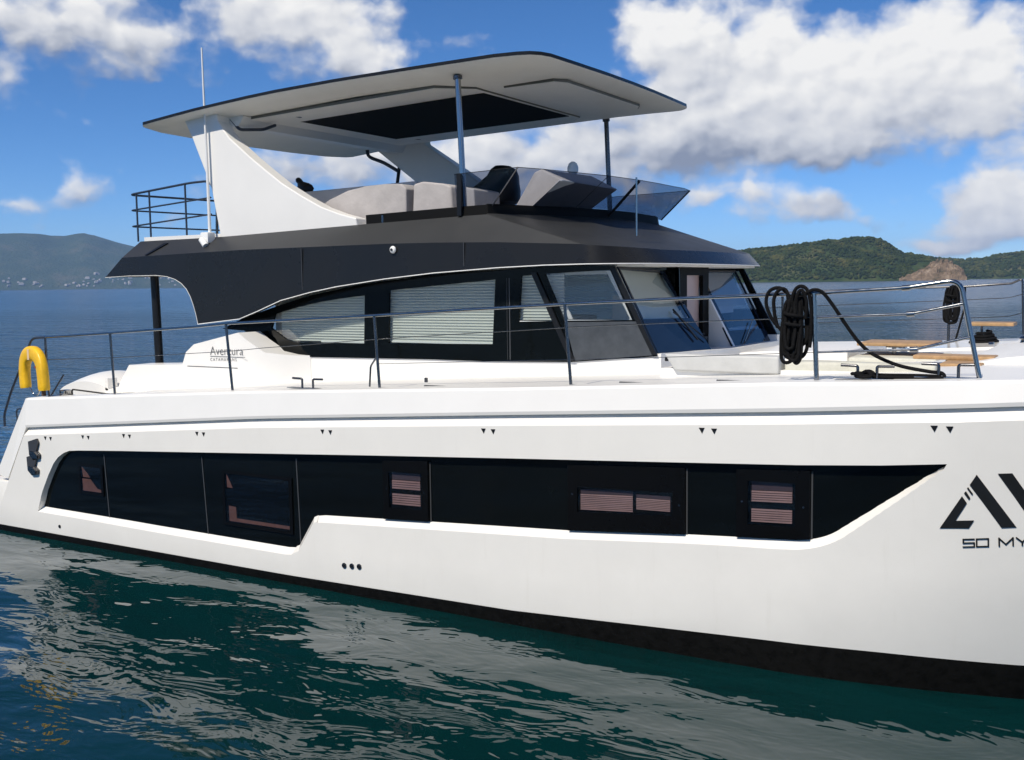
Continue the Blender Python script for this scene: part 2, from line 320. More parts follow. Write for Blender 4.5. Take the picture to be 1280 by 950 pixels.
# ------------------------------------------------------------------ far land
CAM = Vector((5.1187, -8.3613, 3.3))
def polar(azd, dist): return Vector((CAM.x + dist * math.sin(R(azd)), CAM.y + dist * math.cos(R(azd)), 0))
def land_mat(name, c1, c2, c3, sc, bump):
    m = bpy.data.materials.new(name); m.use_nodes = True; t = m.node_tree; b = t.nodes['Principled BSDF']; b.inputs['Roughness'].default_value = 0.95; b.inputs['Specular IOR Level'].default_value = 0.1
    g = t.nodes.new('ShaderNodeNewGeometry')
    n = t.nodes.new('ShaderNodeTexNoise'); n.inputs['Scale'].default_value = sc; n.inputs['Detail'].default_value = 8; n.inputs['Roughness'].default_value = 0.7; t.links.new(g.outputs['Position'], n.inputs[0])
    r = t.nodes.new('ShaderNodeValToRGB'); t.links.new(n.outputs['Fac'], r.inputs[0]); r.color_ramp.elements[0].position = 0.32; r.color_ramp.elements[0].color = (*c1, 1)
    r.color_ramp.elements[1].position = 0.68; r.color_ramp.elements[1].color = (*c3, 1); e = r.color_ramp.elements.new(0.52); e.color = (*c2, 1); t.links.new(r.outputs[0], b.inputs[0])
    n2 = t.nodes.new('ShaderNodeTexNoise'); n2.inputs['Scale'].default_value = sc * 9; n2.inputs['Detail'].default_value = 4; t.links.new(g.outputs['Position'], n2.inputs[0])
    bp = t.nodes.new('ShaderNodeBump'); bp.inputs['Distance'].default_value = bump; t.links.new(n2.outputs['Fac'], bp.inputs['Height']); t.links.new(bp.outputs[0], b.inputs['Normal'])
    return m
def ridge_h(tab, azd, dist): return max(-3.0, math.tan(R(interp(azd, tab))) * dist + 3.3) if tab[0][0] <= azd <= tab[-1][0] else -3.0
def range_land(name, tab, d_shore, d_ridge, m, na, nd, rough, seed):
    """terrain from the shore up to the ridge and down behind it"""
    V = []; Fc = []; a0, a1 = tab[0][0], tab[-1][0]
    def height(azd, s):                     # s = 0 shore, 1 ridge, 2 far foot
        H = ridge_h(tab, azd, d_ridge); p = polar(azd, d_shore + (d_ridge - d_shore) * s)
        prof = (math.sin(min(s, 1) * math.pi / 2) ** 0.9) if s <= 1 else math.cos((s - 1) * math.pi / 2) ** 0.7
        nz_ = noise.fractal(Vector((p.x / rough, p.y / rough, seed)), 1.0, 2.0, 5)
        return H * prof * (1 + 0.34 * nz_ * math.sin(math.pi * min(s, 1.0)) * (s < 0.99)) - 0.8 * (s < 0.01), p
    for i in range(na + 1):
        azd = a0 + (a1 - a0) * i / na
        for j in range(nd + 1):
            s = 2.0 * j / nd; h_, p = height(azd, s); V.append((p.x, p.y, h_))
    for i in range(na):
        for j in range(nd): a = i * (nd + 1) + j; Fc.append((a, a + 1, a + nd + 2, a + nd + 1))
    o = fromdata(name, V, Fc, m, smooth=60); tag(o, kind='structure'); return height
LEFT = [(-74, 1.4), (-68, 2.3), (-64, 2.15), (-62.29, 2.382), (-59.309, 2.524), (-57.223, 2.66), (-56.4, 2.67), (-55.798, 2.60), (-54.9, 2.47), (-54.3, 2.50), (-53.399, 2.74), (-52.9, 2.65), (-52.467, 2.489), (-51.524, 2.208), (-50.567, 1.963), (-48.618, 1.52), (-45.805, 1.0), (-42.492, 0.45), (-40.379, -0.1)]
R1 = [(-26.5, -0.1), (-25.113, 0.2), (-22.526, 0.9), (-19.981, 1.45), (-17.895, 1.657), (-16.251, 1.749), (-14.632, 1.81), (-13.9, 1.93), (-13.439, 2.018), (-12.456, 2.08), (-12.0, 1.98), (-11.671, 1.82), (-11.1, 1.45), (-10.694, 1.22), (-9.548, 1.02), (-8.601, 0.69), (-7.95, 0.2), (-7.6, -0.12)]
R2 = [(-12.616, 0.3), (-10.688, 0.932), (-9.547, 0.97), (-8.6, 0.90), (-8.048, 0.86), (-6.948, 0.88), (-5.874, 1.11), (-4.816, 1.241), (-3.098, 1.505), (-1.105, 1.672), (1.457, 1.5), (5, 1.2), (10, 0.4), (12, -0.1)]
far_mat = land_mat('far_hill_scrub', (0.022, 0.045, 0.022), (0.040, 0.064, 0.030), (0.085, 0.088, 0.050), 0.006, 12.0)
near_mat = land_mat('island_scrub', (0.020, 0.038, 0.012), (0.040, 0.062, 0.018), (0.105, 0.10, 0.045), 0.02, 2.5)
hl = range_land('hills', LEFT, 6400, 7600, far_mat, 150, 26, 1000.0, 3.1)
h1 = range_land('hills', R1, 1500, 1680, near_mat, 150, 26, 120.0, 9.2)
h2 = range_land('hills', R2, 2100, 2350, near_mat, 110, 22, 160.0, 5.7)
# bare rock headland
def rocks():
    m = land_mat('pale_rock', (0.05, 0.05, 0.025), (0.22, 0.155, 0.10), (0.40, 0.31, 0.22), 0.09, 2.0)
    RK = [(-10.9, -0.05), (-10.5, 0.16), (-10.2, 0.24), (-9.95, 0.42), (-9.7, 0.46), (-9.45, 0.70), (-9.2, 0.74), (-9.0, 0.84), (-8.7, 0.78), (-8.45, 0.74), (-8.2, 0.56), (-8.0, 0.40), (-7.85, 0.16), (-7.75, -0.03)]
    V = []; Fc = []; na, nd = 60, 16
    for i in range(na + 1):
        azd = RK[0][0] + (RK[-1][0] - RK[0][0]) * i / na
        for j in range(nd + 1):
            s = 2.0 * j / nd; d = 1478 + 45 * s; p = polar(azd, d); H = max(0, math.tan(R(interp(azd, RK))) * 1520 + 3.3)
            q = Vector((p.x / 9, p.y / 9, s * 3)); f = noise.fractal(q, 1.0, 2.0, 5); c = noise.cell(Vector((p.x / 5, p.y / 5, s * 5)))
            h_ = H * math.sin(s * math.pi / 2) ** 0.6 * (1 + 0.30 * f) + 3.2 * c * (s > 0.1) - 0.6 * (s < 0.01)
            V.append((p.x + 3 * f, p.y + 2 * c, h_))
    for i in range(na):
        for j in range(nd): a = i * (nd + 1) + j; Fc.append((a, a + 1, a + nd + 2, a + nd + 1))
    tag(fromdata('rocky_headland', V, Fc, m), kind='structure')
rocks()
# forest on the near island: crowns too many and too far to tell apart
ICO = None
def canopy(name, hf, a0, a1, d_shore, d_ridge, n, r0, r1, m, skip=None):
    b = bmesh.new(); bmesh.ops.create_icosphere(b, subdivisions=1, radius=1.0); iv = [v.co.copy() for v in b.verts]; jf = [[v.index for v in f.verts] for f in b.faces]; b.free()
    V = []; Fc = []; rnd = random.Random(11)
    for _ in range(n):
        azd = rnd.uniform(a0, a1); s = rnd.uniform(0.03, 1.12)
        h_, p = hf(azd, s)
        if h_ < 1.0 or (skip and skip(azd, s)): continue
        r = rnd.uniform(r0, r1) * (0.75 + 0.5 * noise.noise(Vector((p.x / 40, p.y / 40, 2)))); o = len(V); sq = rnd.uniform(0.6, 1.0)
        for v in iv:
            jj = rnd.uniform(0.72, 1.28); V.append((p.x + v.x * r * jj, p.y + v.y * r * jj, h_ + r * 0.35 + v.z * r * sq * jj))
        Fc += [[o + q for q in f] for f in jf]
    o = fromdata(name, V, Fc, m, fix=False); tag(o, 'dark green scrub forest covering the low island slopes', kind='stuff')
leafm = land_mat('forest_leaves', (0.014, 0.027, 0.008), (0.036, 0.050, 0.013), (0.105, 0.100, 0.030), 0.035, 1.0)
canopy('forest', h1, -26, -7.9, 1500, 1680, 7000, 2.2, 4.6, leafm, lambda a, s: (-10.3 < a < -7.7 and s < 0.55 and noise.noise(Vector((a * 4, s * 6, 1))) < 0.15))
canopy('forest', h2, -12, 3, 2100, 2350, 4200, 3.2, 6.0, leafm)
# houses by the far shore
def house_mesh(wx, dy, hz, rf):
    V = [(-wx, -dy, 0), (wx, -dy, 0), (wx, dy, 0), (-wx, dy, 0), (-wx, -dy, hz), (wx, -dy, hz), (wx, dy, hz), (-wx, dy, hz), (-wx * 0.6, 0, hz + rf), (wx * 0.6, 0, hz + rf)]
    Fc = [(0, 1, 5, 4), (1, 2, 6, 5), (2, 3, 7, 6), (3, 0, 4, 7), (4, 5, 9, 8), (6, 7, 8, 9), (5, 6, 9), (7, 4, 8), (3, 2, 1, 0)]
    me = bpy.data.meshes.new('house'); me.from_pydata(V, [], Fc)
    me.materials.append(mat('house_wall', (0.42, 0.41, 0.39), 0.8, var=0.1, vscale=0.3)); me.materials.append(mat('house_roof', (0.33, 0.28, 0.25), 0.8, var=0.15, vscale=0.3))
    for i in (4, 5, 6, 7): me.polygons[i].material_index = 1
    return me
hm = [house_mesh(7, 5, 6.5, 3.0), house_mesh(11, 6, 9, 2.5), house_mesh(5, 4.5, 5, 2.5)]
rnd = random.Random(4)
first = True
for (a0, a1, e0, e1, n) in [(-57.2, -56.2, 0.12, 0.5, 8), (-56.0, -55.2, 0.1, 0.35, 6), (-54.4, -52.9, 0.06, 0.34, 11), (-53.4, -51.9, 0.3, 0.75, 7), (-52.3, -51.2, 0.12, 0.5, 12), (-50.6, -49.2, 0.12, 0.5, 8), (-48.9, -47.4, 0.15, 0.7, 10), (-57.8, -48, 0.05, 0.12, 7)]:
    for _ in range(n):
        azd = rnd.uniform(a0, a1); e = rnd.uniform(e0, e1)
        s = 0.01
        while s < 1:
            h_, p = hl(azd, s)
            if math.degrees(math.atan2(h_ - 3.3, 6400 + 1200 * s)) > e: break
            s += 0.01
        o = bpy.data.objects.new('house', rnd.choice(hm)); COL.objects.link(o); o.location = (p.x, p.y, h_ - 1.0); o.rotation_euler.z = rnd.uniform(0, 3.14); q = rnd.uniform(0.7, 1.25); o.scale = (q, q, q)
        tag(o, 'tiny pale house among many at the foot of the blue hills', 'house', 'houses along the far shore')

# haze over the bay
b = bmesh.new(); box_bm(b, (-9800, -9800, -1), (9800, 9800, 330)); hz = frombm('haze', b, [], None)
hm_ = bpy.data.materials.new('bay_haze'); hm_.use_nodes = True; t = hm_.node_tree; t.nodes.clear()
pv = t.nodes.new('ShaderNodeVolumePrincipled'); pv.inputs['Color'].default_value = (0.40, 0.62, 1.0, 1); pv.inputs['Density'].default_value = 0.00008; pv.inputs['Anisotropy'].default_value = 0.0
oo = t.nodes.new('ShaderNodeOutputMaterial'); t.links.new(pv.outputs[0], oo.inputs['Volume']); hz.data.materials.append(hm_); tag(hz, kind='stuff')

# ------------------------------------------------------------------ the motor catamaran
yacht = tag(empty('motor_catamaran', (0, 4, 0)), 'large white power catamaran with black flybridge moulding and long black hull windows', 'boat')
class Y: pass
def part(o): return o
bpy.context.view_layer.update()
YI = yacht.matrix_world.inverted()
def P_(o):          # parent to the yacht keeping world coordinates
    o.parent = yacht; o.matrix_parent_inverse = YI; return o
def sub(o, p):
    o.parent = p; return o
ZG = [(-7.7, 1.85), (-3.42, 2.13), (0, 2.31), (2.6, 2.46), (4.4, 2.545), (6.3, 2.62)]
ZK = [(-7.6, 1.445), (-3.32, 1.81), (0, 2.035), (2.63, 2.205), (4.4, 2.335), (6.3, 2.43)]
BT = [(-9.4, 0.08), (-2.9, 0.10), (0, 0.15), (1.2, 0.214), (2.52, 0.275), (3.4, 0.295), (4.45, 0.300), (6.3, 0.36)]
zg = lambda x: interp(x, ZG); zk = lambda x: interp(x, ZK); boot = lambda x: interp(x, BT)
crease = lambda x: boot(x) + 0.02 + max(0, (x - 1.0)) * 0.145
def yh(x, z):
    aw = 0.43 * max(0, (x - 1.5) / 2.93) ** 2; ad = 1.1 * max(0, (x - 3.6) / 2.65) ** 2.4; zc = crease(x)
    aw = max(0, aw - 0.12 * zc) if x > 1.5 else 0
    q = max(0, 1 - z / 2.2) ** 1.2; y = ad + (max(aw, ad) - ad) * q
    if z < zc: y += 0.14 * (zc - max(z, 0))
    if z < 0: y += 0.3 * (-z)
    return min(y, 1.099)
def xs0(z): return -7.54 - max(0, (1.45 - z)) * 0.615          # raked transom
XS = [0.02 * 0 + v for v in ([i * 0.35 for i in range(-20, 5)] + [1.75 + 0.2 * i for i in range(0, 23)])]   # stations -7.0 .. 6.15
def hull_loft(name, rows, closed_deck, m, stern=True):
    V = []; Fc = []; st = [None] + XS
    nr = len(rows(0.0))
    for s in st:
        x = -7.6 if s is None else s
        for (y, z) in rows(x):
            V.append((xs0(z) if s is None else x, y, z))
    for i in range(len(st) - 1):
        for j in range(nr - 1): a = i * nr + j; Fc.append((a, a + 1, a + nr + 1, a + nr))
        if closed_deck: a = i * nr; Fc.append((a + nr - 1, a, a + nr, a + nr + nr - 1))
    if closed_deck: Fc.append(list(range(nr))); Fc.append([len(V) - nr + j for j in range(nr)])
    return V, Fc
def rows_top(x):
    k = zk(x); g = zg(x); bt = boot(x); c = crease(x); zt = k - 0.085
    lv = [bt, max(c, bt + 0.02)] + [c + (zt - c) * q for q in (0.2, 0.4, 0.6, 0.8)] + [zt]
    r = [(yh(x, z), z) for z in lv] + [(yh(x, k) + 0.055, k + 0.005), (yh(x, g) + 0.2, g - 0.04)]
    return r + [(2.2 - yh(x, 1), g - 0.04), (2.2 - yh(x, 1), bt)]
V, Fc = hull_loft('hull', rows_top, True, gel)
hull = fromdata('hull', V, Fc, gel)
# window recess cut into the near hull
WIN = [(-7.35, 0.41), (-7.24, 0.65), (-7.10, 0.87), (-6.98, 1.03), (-6.88, 1.12), (-6.76, 1.185), (-6.64, 1.222), (-6.45, 1.24), (-5.07, 1.325), (-3.66, 1.412), (-1.8, 1.527), (-0.02, 1.632), (1.4, 1.712), (2.75, 1.79), (3.4, 1.838), (3.88, 1.885),
       (3.77, 1.828), (3.60, 1.703), (3.42, 1.565), (3.25, 1.42), (3.12, 1.315), (3.0, 1.235), (2.86, 1.18), (2.70, 1.15), (2.22, 1.12), (1.78, 1.09), (0.59, 0.99), (-0.98, 0.90), (-2.40, 0.815), (-2.50, 0.805), (-2.56, 0.78), (-2.75, 0.50), (-2.79, 0.44), (-2.85, 0.405), (-2.95, 0.395), (-5.07, 0.40)]
_a, _b, _c = Vector((3.88, 1.885)), Vector((3.06, 1.268)), Vector((2.74, 1.152))
_diag = [_a.lerp(_b, k_ / 12) for k_ in range(1, 13)]; _ct = _b + (_b - _a).normalized() * 0.15
_curve = [(1 - t_) ** 2 * _b + 2 * t_ * (1 - t_) * _ct + t_ * t_ * _c for t_ in (0.15, 0.3, 0.45, 0.6, 0.75, 0.9, 1.0)]
WIN = WIN[:16] + [tuple(p) for p in _diag + _curve] + [p for p in WIN[16:] if p[0] < 2.5]
OFF = []
for i, (x, z) in enumerate(WIN):
    if i <= 7: OFF.append((-0.012 if i else -0.03, 0.0 if i else -0.06))
    elif i <= 15: OFF.append((0.0, 0.004))
    elif i <= 15 + 12: q_ = (i - 15) / 12; OFF.append((0.040 * q_ ** 0.6, -0.053 * q_ ** 0.6))
    elif i <= 15 + 19: q_ = (i - 27) / 7; OFF.append((0.040 * (1 - q_), -0.053 - 0.012 * q_))
    elif -2.83 < x < -2.45: OFF.append((0.045, -0.05))
    else: OFF.append((0.0, -0.065))
DEP = 0.075
V = []; n = len(WIN)
for k_, dep in ((0, 0.13), (1, -0.10)):
    for (x, z), (ox, oz) in zip(WIN, OFF):
        s = (DEP - dep) / DEP; V.append((x + ox * s, yh(x, z) + dep, z + oz * s))
bmc = bmesh.new(); A = [bmc.verts.new(v) for v in V[:n]]; B = [bmc.verts.new(v) for v in V[n:]]
for ring in (A, B):
    es = [bmc.edges.get((ring[i], ring[(i + 1) % n])) or bmc.edges.new((ring[i], ring[(i + 1) % n])) for i in range(n)]
    bmesh.ops.triangle_fill(bmc, edges=es, use_beauty=True)
for i in range(n): bmc.faces.new((A[i], A[(i + 1) % n], B[(i + 1) % n], B[i]))
cut = frombm('cutter', bmc, gel)
md = hull.modifiers.new('cut', 'BOOLEAN'); md.operation = 'DIFFERENCE'; md.object = cut; md.solver = 'EXACT'
bpy.context.view_layer.update()
me = bpy.data.meshes.new_from_object(hull.evaluated_get(bpy.context.evaluated_depsgraph_get()))
hull.modifiers.clear(); hull.data = me; me.name = 'hull'; bpy.data.objects.remove(cut)
me.shade_smooth(); me.set_sharp_from_angle(angle=R(14)); P_(hull)
def rows_bot(x):
    bt = boot(x); return [(1.1, -0.9), (yh(x, 0) + 0.22, -0.6), (yh(x, -0.08), -0.08), (yh(x, 0.0), 0.0), (yh(x, bt) + 0.001, bt - 0.001)]
def bottom_paint():
    b = bmesh.new(); st = [-9.3, -8.4] + XS
    for mir in (0, 1):
        rows = []
        for x in st:
            pts = rows_bot(max(x, -7.5)); rows.append([b.verts.new((x, (2.2 - y) if mir else y, z)) for y, z in pts])
        for a, c in zip(rows, rows[1:]):
            for j in range(len(a) - 1): b.faces.new((a[j], a[j + 1], c[j + 1], c[j]))
    return frombm('bottom_paint', b, anti, None, 30)
bp_ = bottom_paint(); bp_.parent = hull; bp_.matrix_parent_inverse = hull.matrix_world.inverted()
def S(o, p):
    bpy.context.view_layer.update(); o.parent = p; o.matrix_parent_inverse = p.matrix_world.inverted(); return o
S(bp_, hull)
# bulwark band above the knuckle
def bulwark():
    V = []; Fc = []; xs = [-7.56] + XS
    for i, x in enumerate(xs):
        k_, g = zk(x), zg(x); y0 = yh(x, 2.2)
        rake = lambda z: (x - (g - z) * -0.0) if i else -7.62 - (1.86 - z) * 0.65 * 0 
        V += [(x, y0 + 0.012, k_ + 0.018), (x, y0 + 0.006, k_ + 0.05), (x, y0 + 0.045, g - 0.025), (x, y0 + 0.07, g), (x, y0 + 0.36, g), (x, y0 + 0.36, k_ + 0.018)]
    for i in range(len(xs) - 1):
        for j in range(6): a = i * 6; Fc.append((a + j, a + (j + 1) % 6, a + 6 + (j + 1) % 6, a + 6 + j))
    Fc += [list(range(6)), [len(V) - 6 + j for j in range(6)]]
    return fromdata('bulwark', V, Fc, gelw, None, 8)
P_(bulwark())
# raked stern flange
def stern_flange():
    q = [(-7.56, zg(-7.56)), (-7.60, 1.85), (-8.27, 0.79), (-8.02, 0.74), (-7.56, 1.46)]
    b = bmesh.new(); A = [b.verts.new((x, 0.012 + 0.05 * max(0, (z - 1.46)) / 0.4, z)) for x, z in q]; B = [b.verts.new((x, 0.4, z)) for x, z in q]
    b.faces.new(A); b.faces.new(B[::-1])
    for i in range(len(q)): b.faces.new((A[i], A[(i + 1) % len(q)], B[(i + 1) % len(q)], B[i]))
    return frombm('stern_flange', b, gelw)
P_(stern_flange())
# swim platform
b = bmesh.new(); box_bm(b, (-9.4, 0.02, 0.081), (-7.9, 2.15, 0.70), 0.03); sp = P_(frombm('swim_platform', b, gel, None, 30))
S(box('platform_decking', (-9.3, 0.2, 0.70), (-8.2, 2.0, 0.712), decking, None), sp)
# far hull and the bridge deck between the two
fh = bpy.data.meshes.new('far_hull')
V, Fc = hull_loft('hull', rows_top, True, gel)
P_(fromdata('hull', [(x, 8 - y, z - 0.03) for x, y, z in V], Fc, gel, None, 20))
def deckz(x, y): return zg(x) - 0.018 - 0.02 * max(0, y - 1.5)
def deck():
    V = []; Fc = []; xs = [-6.2, -5.0, -3.4, -1.5, 0, 1, 2, 3, 4, 5, 5.9]; ys = [0.33, 1.5, 4, 6, 7.8]
    for z0 in (0, -0.5):
        for x in xs:
            for y in ys: V.append((x, min(max(y, 0.33 + yh(x, 2.2)), 8 - 0.2 - yh(x, 2.2)), deckz(x, y) + z0))
    nx, ny = len(xs), len(ys)
    for i in range(nx - 1):
        for j in range(ny - 1):
            a = i * ny + j; Fc.append((a, a + 1, a + ny + 1, a + ny)); c = a + nx * ny; Fc.append((c, c + ny, c + ny + 1, c + 1))
    for i in range(nx - 1):
        for j in (0, ny - 1): a = i * ny + j; Fc.append((a, a + ny, a + ny + nx * ny, a + nx * ny))
    for j in range(ny - 1):
        for i in (0, nx - 1): a = i * ny + j; Fc.append((a, a + 1, a + 1 + nx * ny, a + nx * ny))
    return fromdata('deck', V, Fc, gelw)
P_(deck())
P_(box('cockpit_floor', (-8.0, 2.0, 1.0), (-5.0, 6.0, 1.55), gelw, None))

# hull windows
TOPW = WIN[0:16]; BOTW = [WIN[15]] + WIN[16:] + [WIN[0]]; BOTW = sorted(BOTW, key=lambda p: p[0])
def hullwin_band():
    xs = sorted(set([-7.36, -7.3] + [-7.2 + 0.08 * i for i in range(10)] + [x for x, z in WIN] + [i * 0.3 for i in range(-21, 13)] + [3.9])); V = []; Fc = []
    for x in xs:
        zt = interp(min(x, 3.88), TOPW) + 0.02; zb = interp(max(x, -7.35), BOTW) - 0.012; V += [(x, yh(x, zt) + DEP, zt), (x, yh(x, zb) + DEP, zb)]
    for i in range(len(xs) - 1): a = 2 * i; Fc.append((a, a + 1, a + 3, a + 2))
    return fromdata('hull_window_band', V, Fc, blkgl, None, 20)
hwb = P_(hullwin_band())
def onband(d): return lambda u, v, t_: (u, yh(u, v) + DEP - d + t_, v)
def bandstrip(name, x0, x1, slant, m, d, zpad=0.03):
    zt0, zb0 = interp(x0, TOPW) - zpad, interp(x0, BOTW) + 0.0
    zt1, zb1 = interp(x1, TOPW) - zpad, interp(x1, BOTW) + 0.0
    return plate(name, [(x0, zt0 - 0.03), (x1, zt1 - 0.03), (x1 + slant, zb1), (x0 + slant, zb0)], None, onband(d), d - 0.001, m)
seam = mat('grey_seam', (0.05, 0.052, 0.055), 0.4)
for x, sl_ in ((-6.06, 0.05), (-4.29, 0.06), (-2.80, 0.03), (-0.99, 0.0), (1.765, 0.0), (2.85, 0.0)):
    S(bandstrip('window_seam', x - 0.007, x + 0.007, sl_, seam, 0.006), hwb)
tint = glass('tinted_pane', (0.80, 0.74, 0.74), 0.035)
def opening(x0, x1, hx0, hx1, hz):
    zt0, zb0, zt1, zb1 = interp(x0, TOPW) - 0.05, interp(x0, BOTW) + 0.006, interp(x1, TOPW) - 0.05, interp(x1, BOTW) + 0.006
    hole = [(hx0, hz[0]), (hx1, hz[1]), (hx1, hz[2]), (hx0, hz[3])]
    fr_ = S(plate('window_frame', [(x0, zb0), (x1, zb1), (x1, zt1), (x0, zt0)], [hole], onband(0.036), 0.030, blkgl2), hwb)
    S(plate('window_pane', hole, None, lambda u, v, d: (u, yh(u, v) + DEP - 0.028, v), 0.0, tint), hwb)
    for px_ in (x0 + 0.05, x1 - 0.05): 
        b = bmesh.new(); zz = (zb0 + zt0 + zb1 + zt1) / 4; disc_bm(b, (px_, yh(px_, zz) + DEP - 0.037, zz), 0.009, 0.003, 8); S(frombm('frame_screw', b, dsteel), hwb)
def disc_bm(b, c, r, d, seg=14):
    A = [b.verts.new((c[0] + r * math.cos(2 * math.pi * i / seg), c[1] - d, c[2] + r * math.sin(2 * math.pi * i / seg))) for i in range(seg)]
    B = [b.verts.new((v.co.x, c[1] + 0.02, v.co.z)) for v in A]; b.faces.new(A)
    for i in range(seg): b.faces.new((A[i], A[(i + 1) % seg], B[(i + 1) % seg], B[i]))
opening(-1.575, -1.0, -1.50, -1.08, (1.0, 1.015, 1.39, 1.38))
opening(0.60, 1.755, 0.70, 1.64, (1.185, 1.245, 1.45, 1.42))
opening(2.22, 2.84, 2.32, 2.72, (1.245, 1.265, 1.63, 1.62))
def bandplate(name, poly, m, d, th=0.003): return S(plate(name, poly, None, onband(d), th, m), hwb)
for x0, x1, z0, z1 in ((-6.58, -6.09, 0.665, 1.06), (-3.96, -2.87, 0.545, 1.185)):     # the two aft opening panes
    hole = [(x0 + 0.045, z0 + 0.035), (x1 - 0.045, z0 + 0.035), (x1 - 0.045, z1 - 0.035), (x0 + 0.045, z1 - 0.035)]
    S(plate('window_frame', [(x0, z0), (x1, z0), (x1, z1), (x0, z1)], [hole], onband(0.016), 0.012, blkgl2), hwb)
    S(plate('window_pane', hole, None, lambda u, v, d: (u, yh(u, v) + DEP - 0.012, v), 0.0, tint), hwb)
bandplate('painted_sunlit_reveal', [(-6.515, 1.019), (-6.40, 0.93), (-6.36, 0.885), (-6.493, 0.885)], pink, 0.005)  # plates shaped and coloured as sun patches on the inner reveals
bandplate('painted_sunlit_reveal', [(-6.511, 0.862), (-6.351, 0.866), (-6.22, 0.752), (-6.142, 0.742), (-6.142, 0.709), (-6.507, 0.706)], pink, 0.005)
bandplate('painted_sunlit_reveal', [(-3.891, 1.139), (-3.84, 1.06), (-3.80, 0.987), (-3.886, 0.989)], pink, 0.005)
bandplate('painted_sunlit_reveal', [(-3.871, 0.774), (-3.755, 0.767), (-3.749, 0.636), (-2.93, 0.634), (-2.932, 0.597), (-3.868, 0.595)], pink, 0.005)
def hull_blind(x0, x1, zb0, zb1, h, nsl, gap=None):
    b = bmesh.new()
    for i in range(nsl):
        t0 = i / nsl; t1 = (i + 0.78) / nsl
        if gap and gap[0] < t0 < gap[1]: continue
        for q0, q1, dd in ((t0, t1, 0.0),):
            za0, za1 = zb0 + h * q0, zb1 + h * q0; zc0, zc1 = zb0 + h * q1, zb1 + h * q1
            vs_ = [b.verts.new((x, yh(x, z) + DEP - 0.006 - o, z)) for x, z, o in ((x0, za0, 0.006), (x1, za1, 0.006), (x1, zc1, 0.0), (x0, zc0, 0.0))]
            b.faces.new(vs_)
    S(plate('blind_painted_shade', [(x0, zb0 + h), (x1, zb1 + h), (x1, zb1 + h * 1.28), (x0, zb0 + h * 1.28)], None, onband(0.006), 0.003, mat('shaded_mauve_blind', (0.05, 0.042, 0.055), 0.6)), hwb)  # dark strip above the slats paints the shade on the blind's upper part
    return S(frombm('blind', b, pinkb, None), hwb)
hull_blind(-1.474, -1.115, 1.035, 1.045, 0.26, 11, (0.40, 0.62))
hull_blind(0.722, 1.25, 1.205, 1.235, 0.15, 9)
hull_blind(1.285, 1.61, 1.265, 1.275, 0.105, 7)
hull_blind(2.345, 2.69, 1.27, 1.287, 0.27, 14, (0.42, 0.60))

# hull fittings
def disc_bm(b, c, r, d, seg=14):
    A = [b.verts.new((c[0] + r * math.cos(2 * math.pi * i / seg), c[1] - d, c[2] + r * math.sin(2 * math.pi * i / seg))) for i in range(seg)]
    B = [b.verts.new((v.co.x, c[1] + 0.02, v.co.z)) for v in A]; b.faces.new(A)
    for i in range(seg): b.faces.new((A[i], A[(i + 1) % seg], B[(i + 1) % seg], B[i]))
for x, z in ((-2.09, 0.318), (-1.985, 0.325), (-1.885, 0.333)):
    b = bmesh.new(); disc_bm(b, (x, yh(x, z), z), 0.030, 0.010); o = P_(frombm('through_hull_fitting', b, dsteel))
    b = bmesh.new(); disc_bm(b, (x, yh(x, z) - 0.009, z), 0.017, 0.004); S(frombm('outlet_hole', b, blk), o)
b = bmesh.new(); disc_bm(b, (-6.93, yh(-6.93, .2), 0.20), 0.022, 0.008); P_(frombm('through_hull_fitting', b, blk))
for x in (-7.08, -6.31, -5.52, -4.22, -2.29, -0.24, 1.98, 3.84):     # pairs of drain scuppers below the knuckle
    z = zk(x) - 0.135
    for dx in (-0.055, 0.055):
        P_(plate('scupper', [(x + dx - 0.026, z + 0.022), (x + dx + 0.026, z + 0.024), (x + dx + 0.004, z - 0.026)], None, lambda u, v, d: (u, yh(u, v) - 0.004 + d, v), 0.003, blk))
def hook(x, z):     # black boarding-step grips near the stern
    pts = [(x - 0.11, z + 0.10), (x + 0.07, z + 0.15), (x + 0.10, z + 0.10), (x + 0.05, z - 0.01), (x + 0.12, z - 0.06), (x + 0.10, z - 0.12), (x - 0.02, z - 0.14), (x - 0.10, z - 0.08)]
    o = P_(plate('boarding_step', pts, None, lambda u, v, d: (u, yh(u, v) - 0.03 + d, v), 0.028, mat('dark_grey_plastic', (0.04, 0.04, 0.043), 0.35)))
    S(plate('step_lip', [(x - 0.07, z - 0.02), (x + 0.03, z - 0.03), (x + 0.09, z - 0.07), (x + 0.08, z - 0.11), (x - 0.01, z - 0.12), (x - 0.07, z - 0.08)], None, lambda u, v, d: (u, yh(u, v) - 0.045 + d, v), 0.014, dsteel), o)
hook(-7.36, 1.19); hook(-7.41, 0.98)
hook_done = True

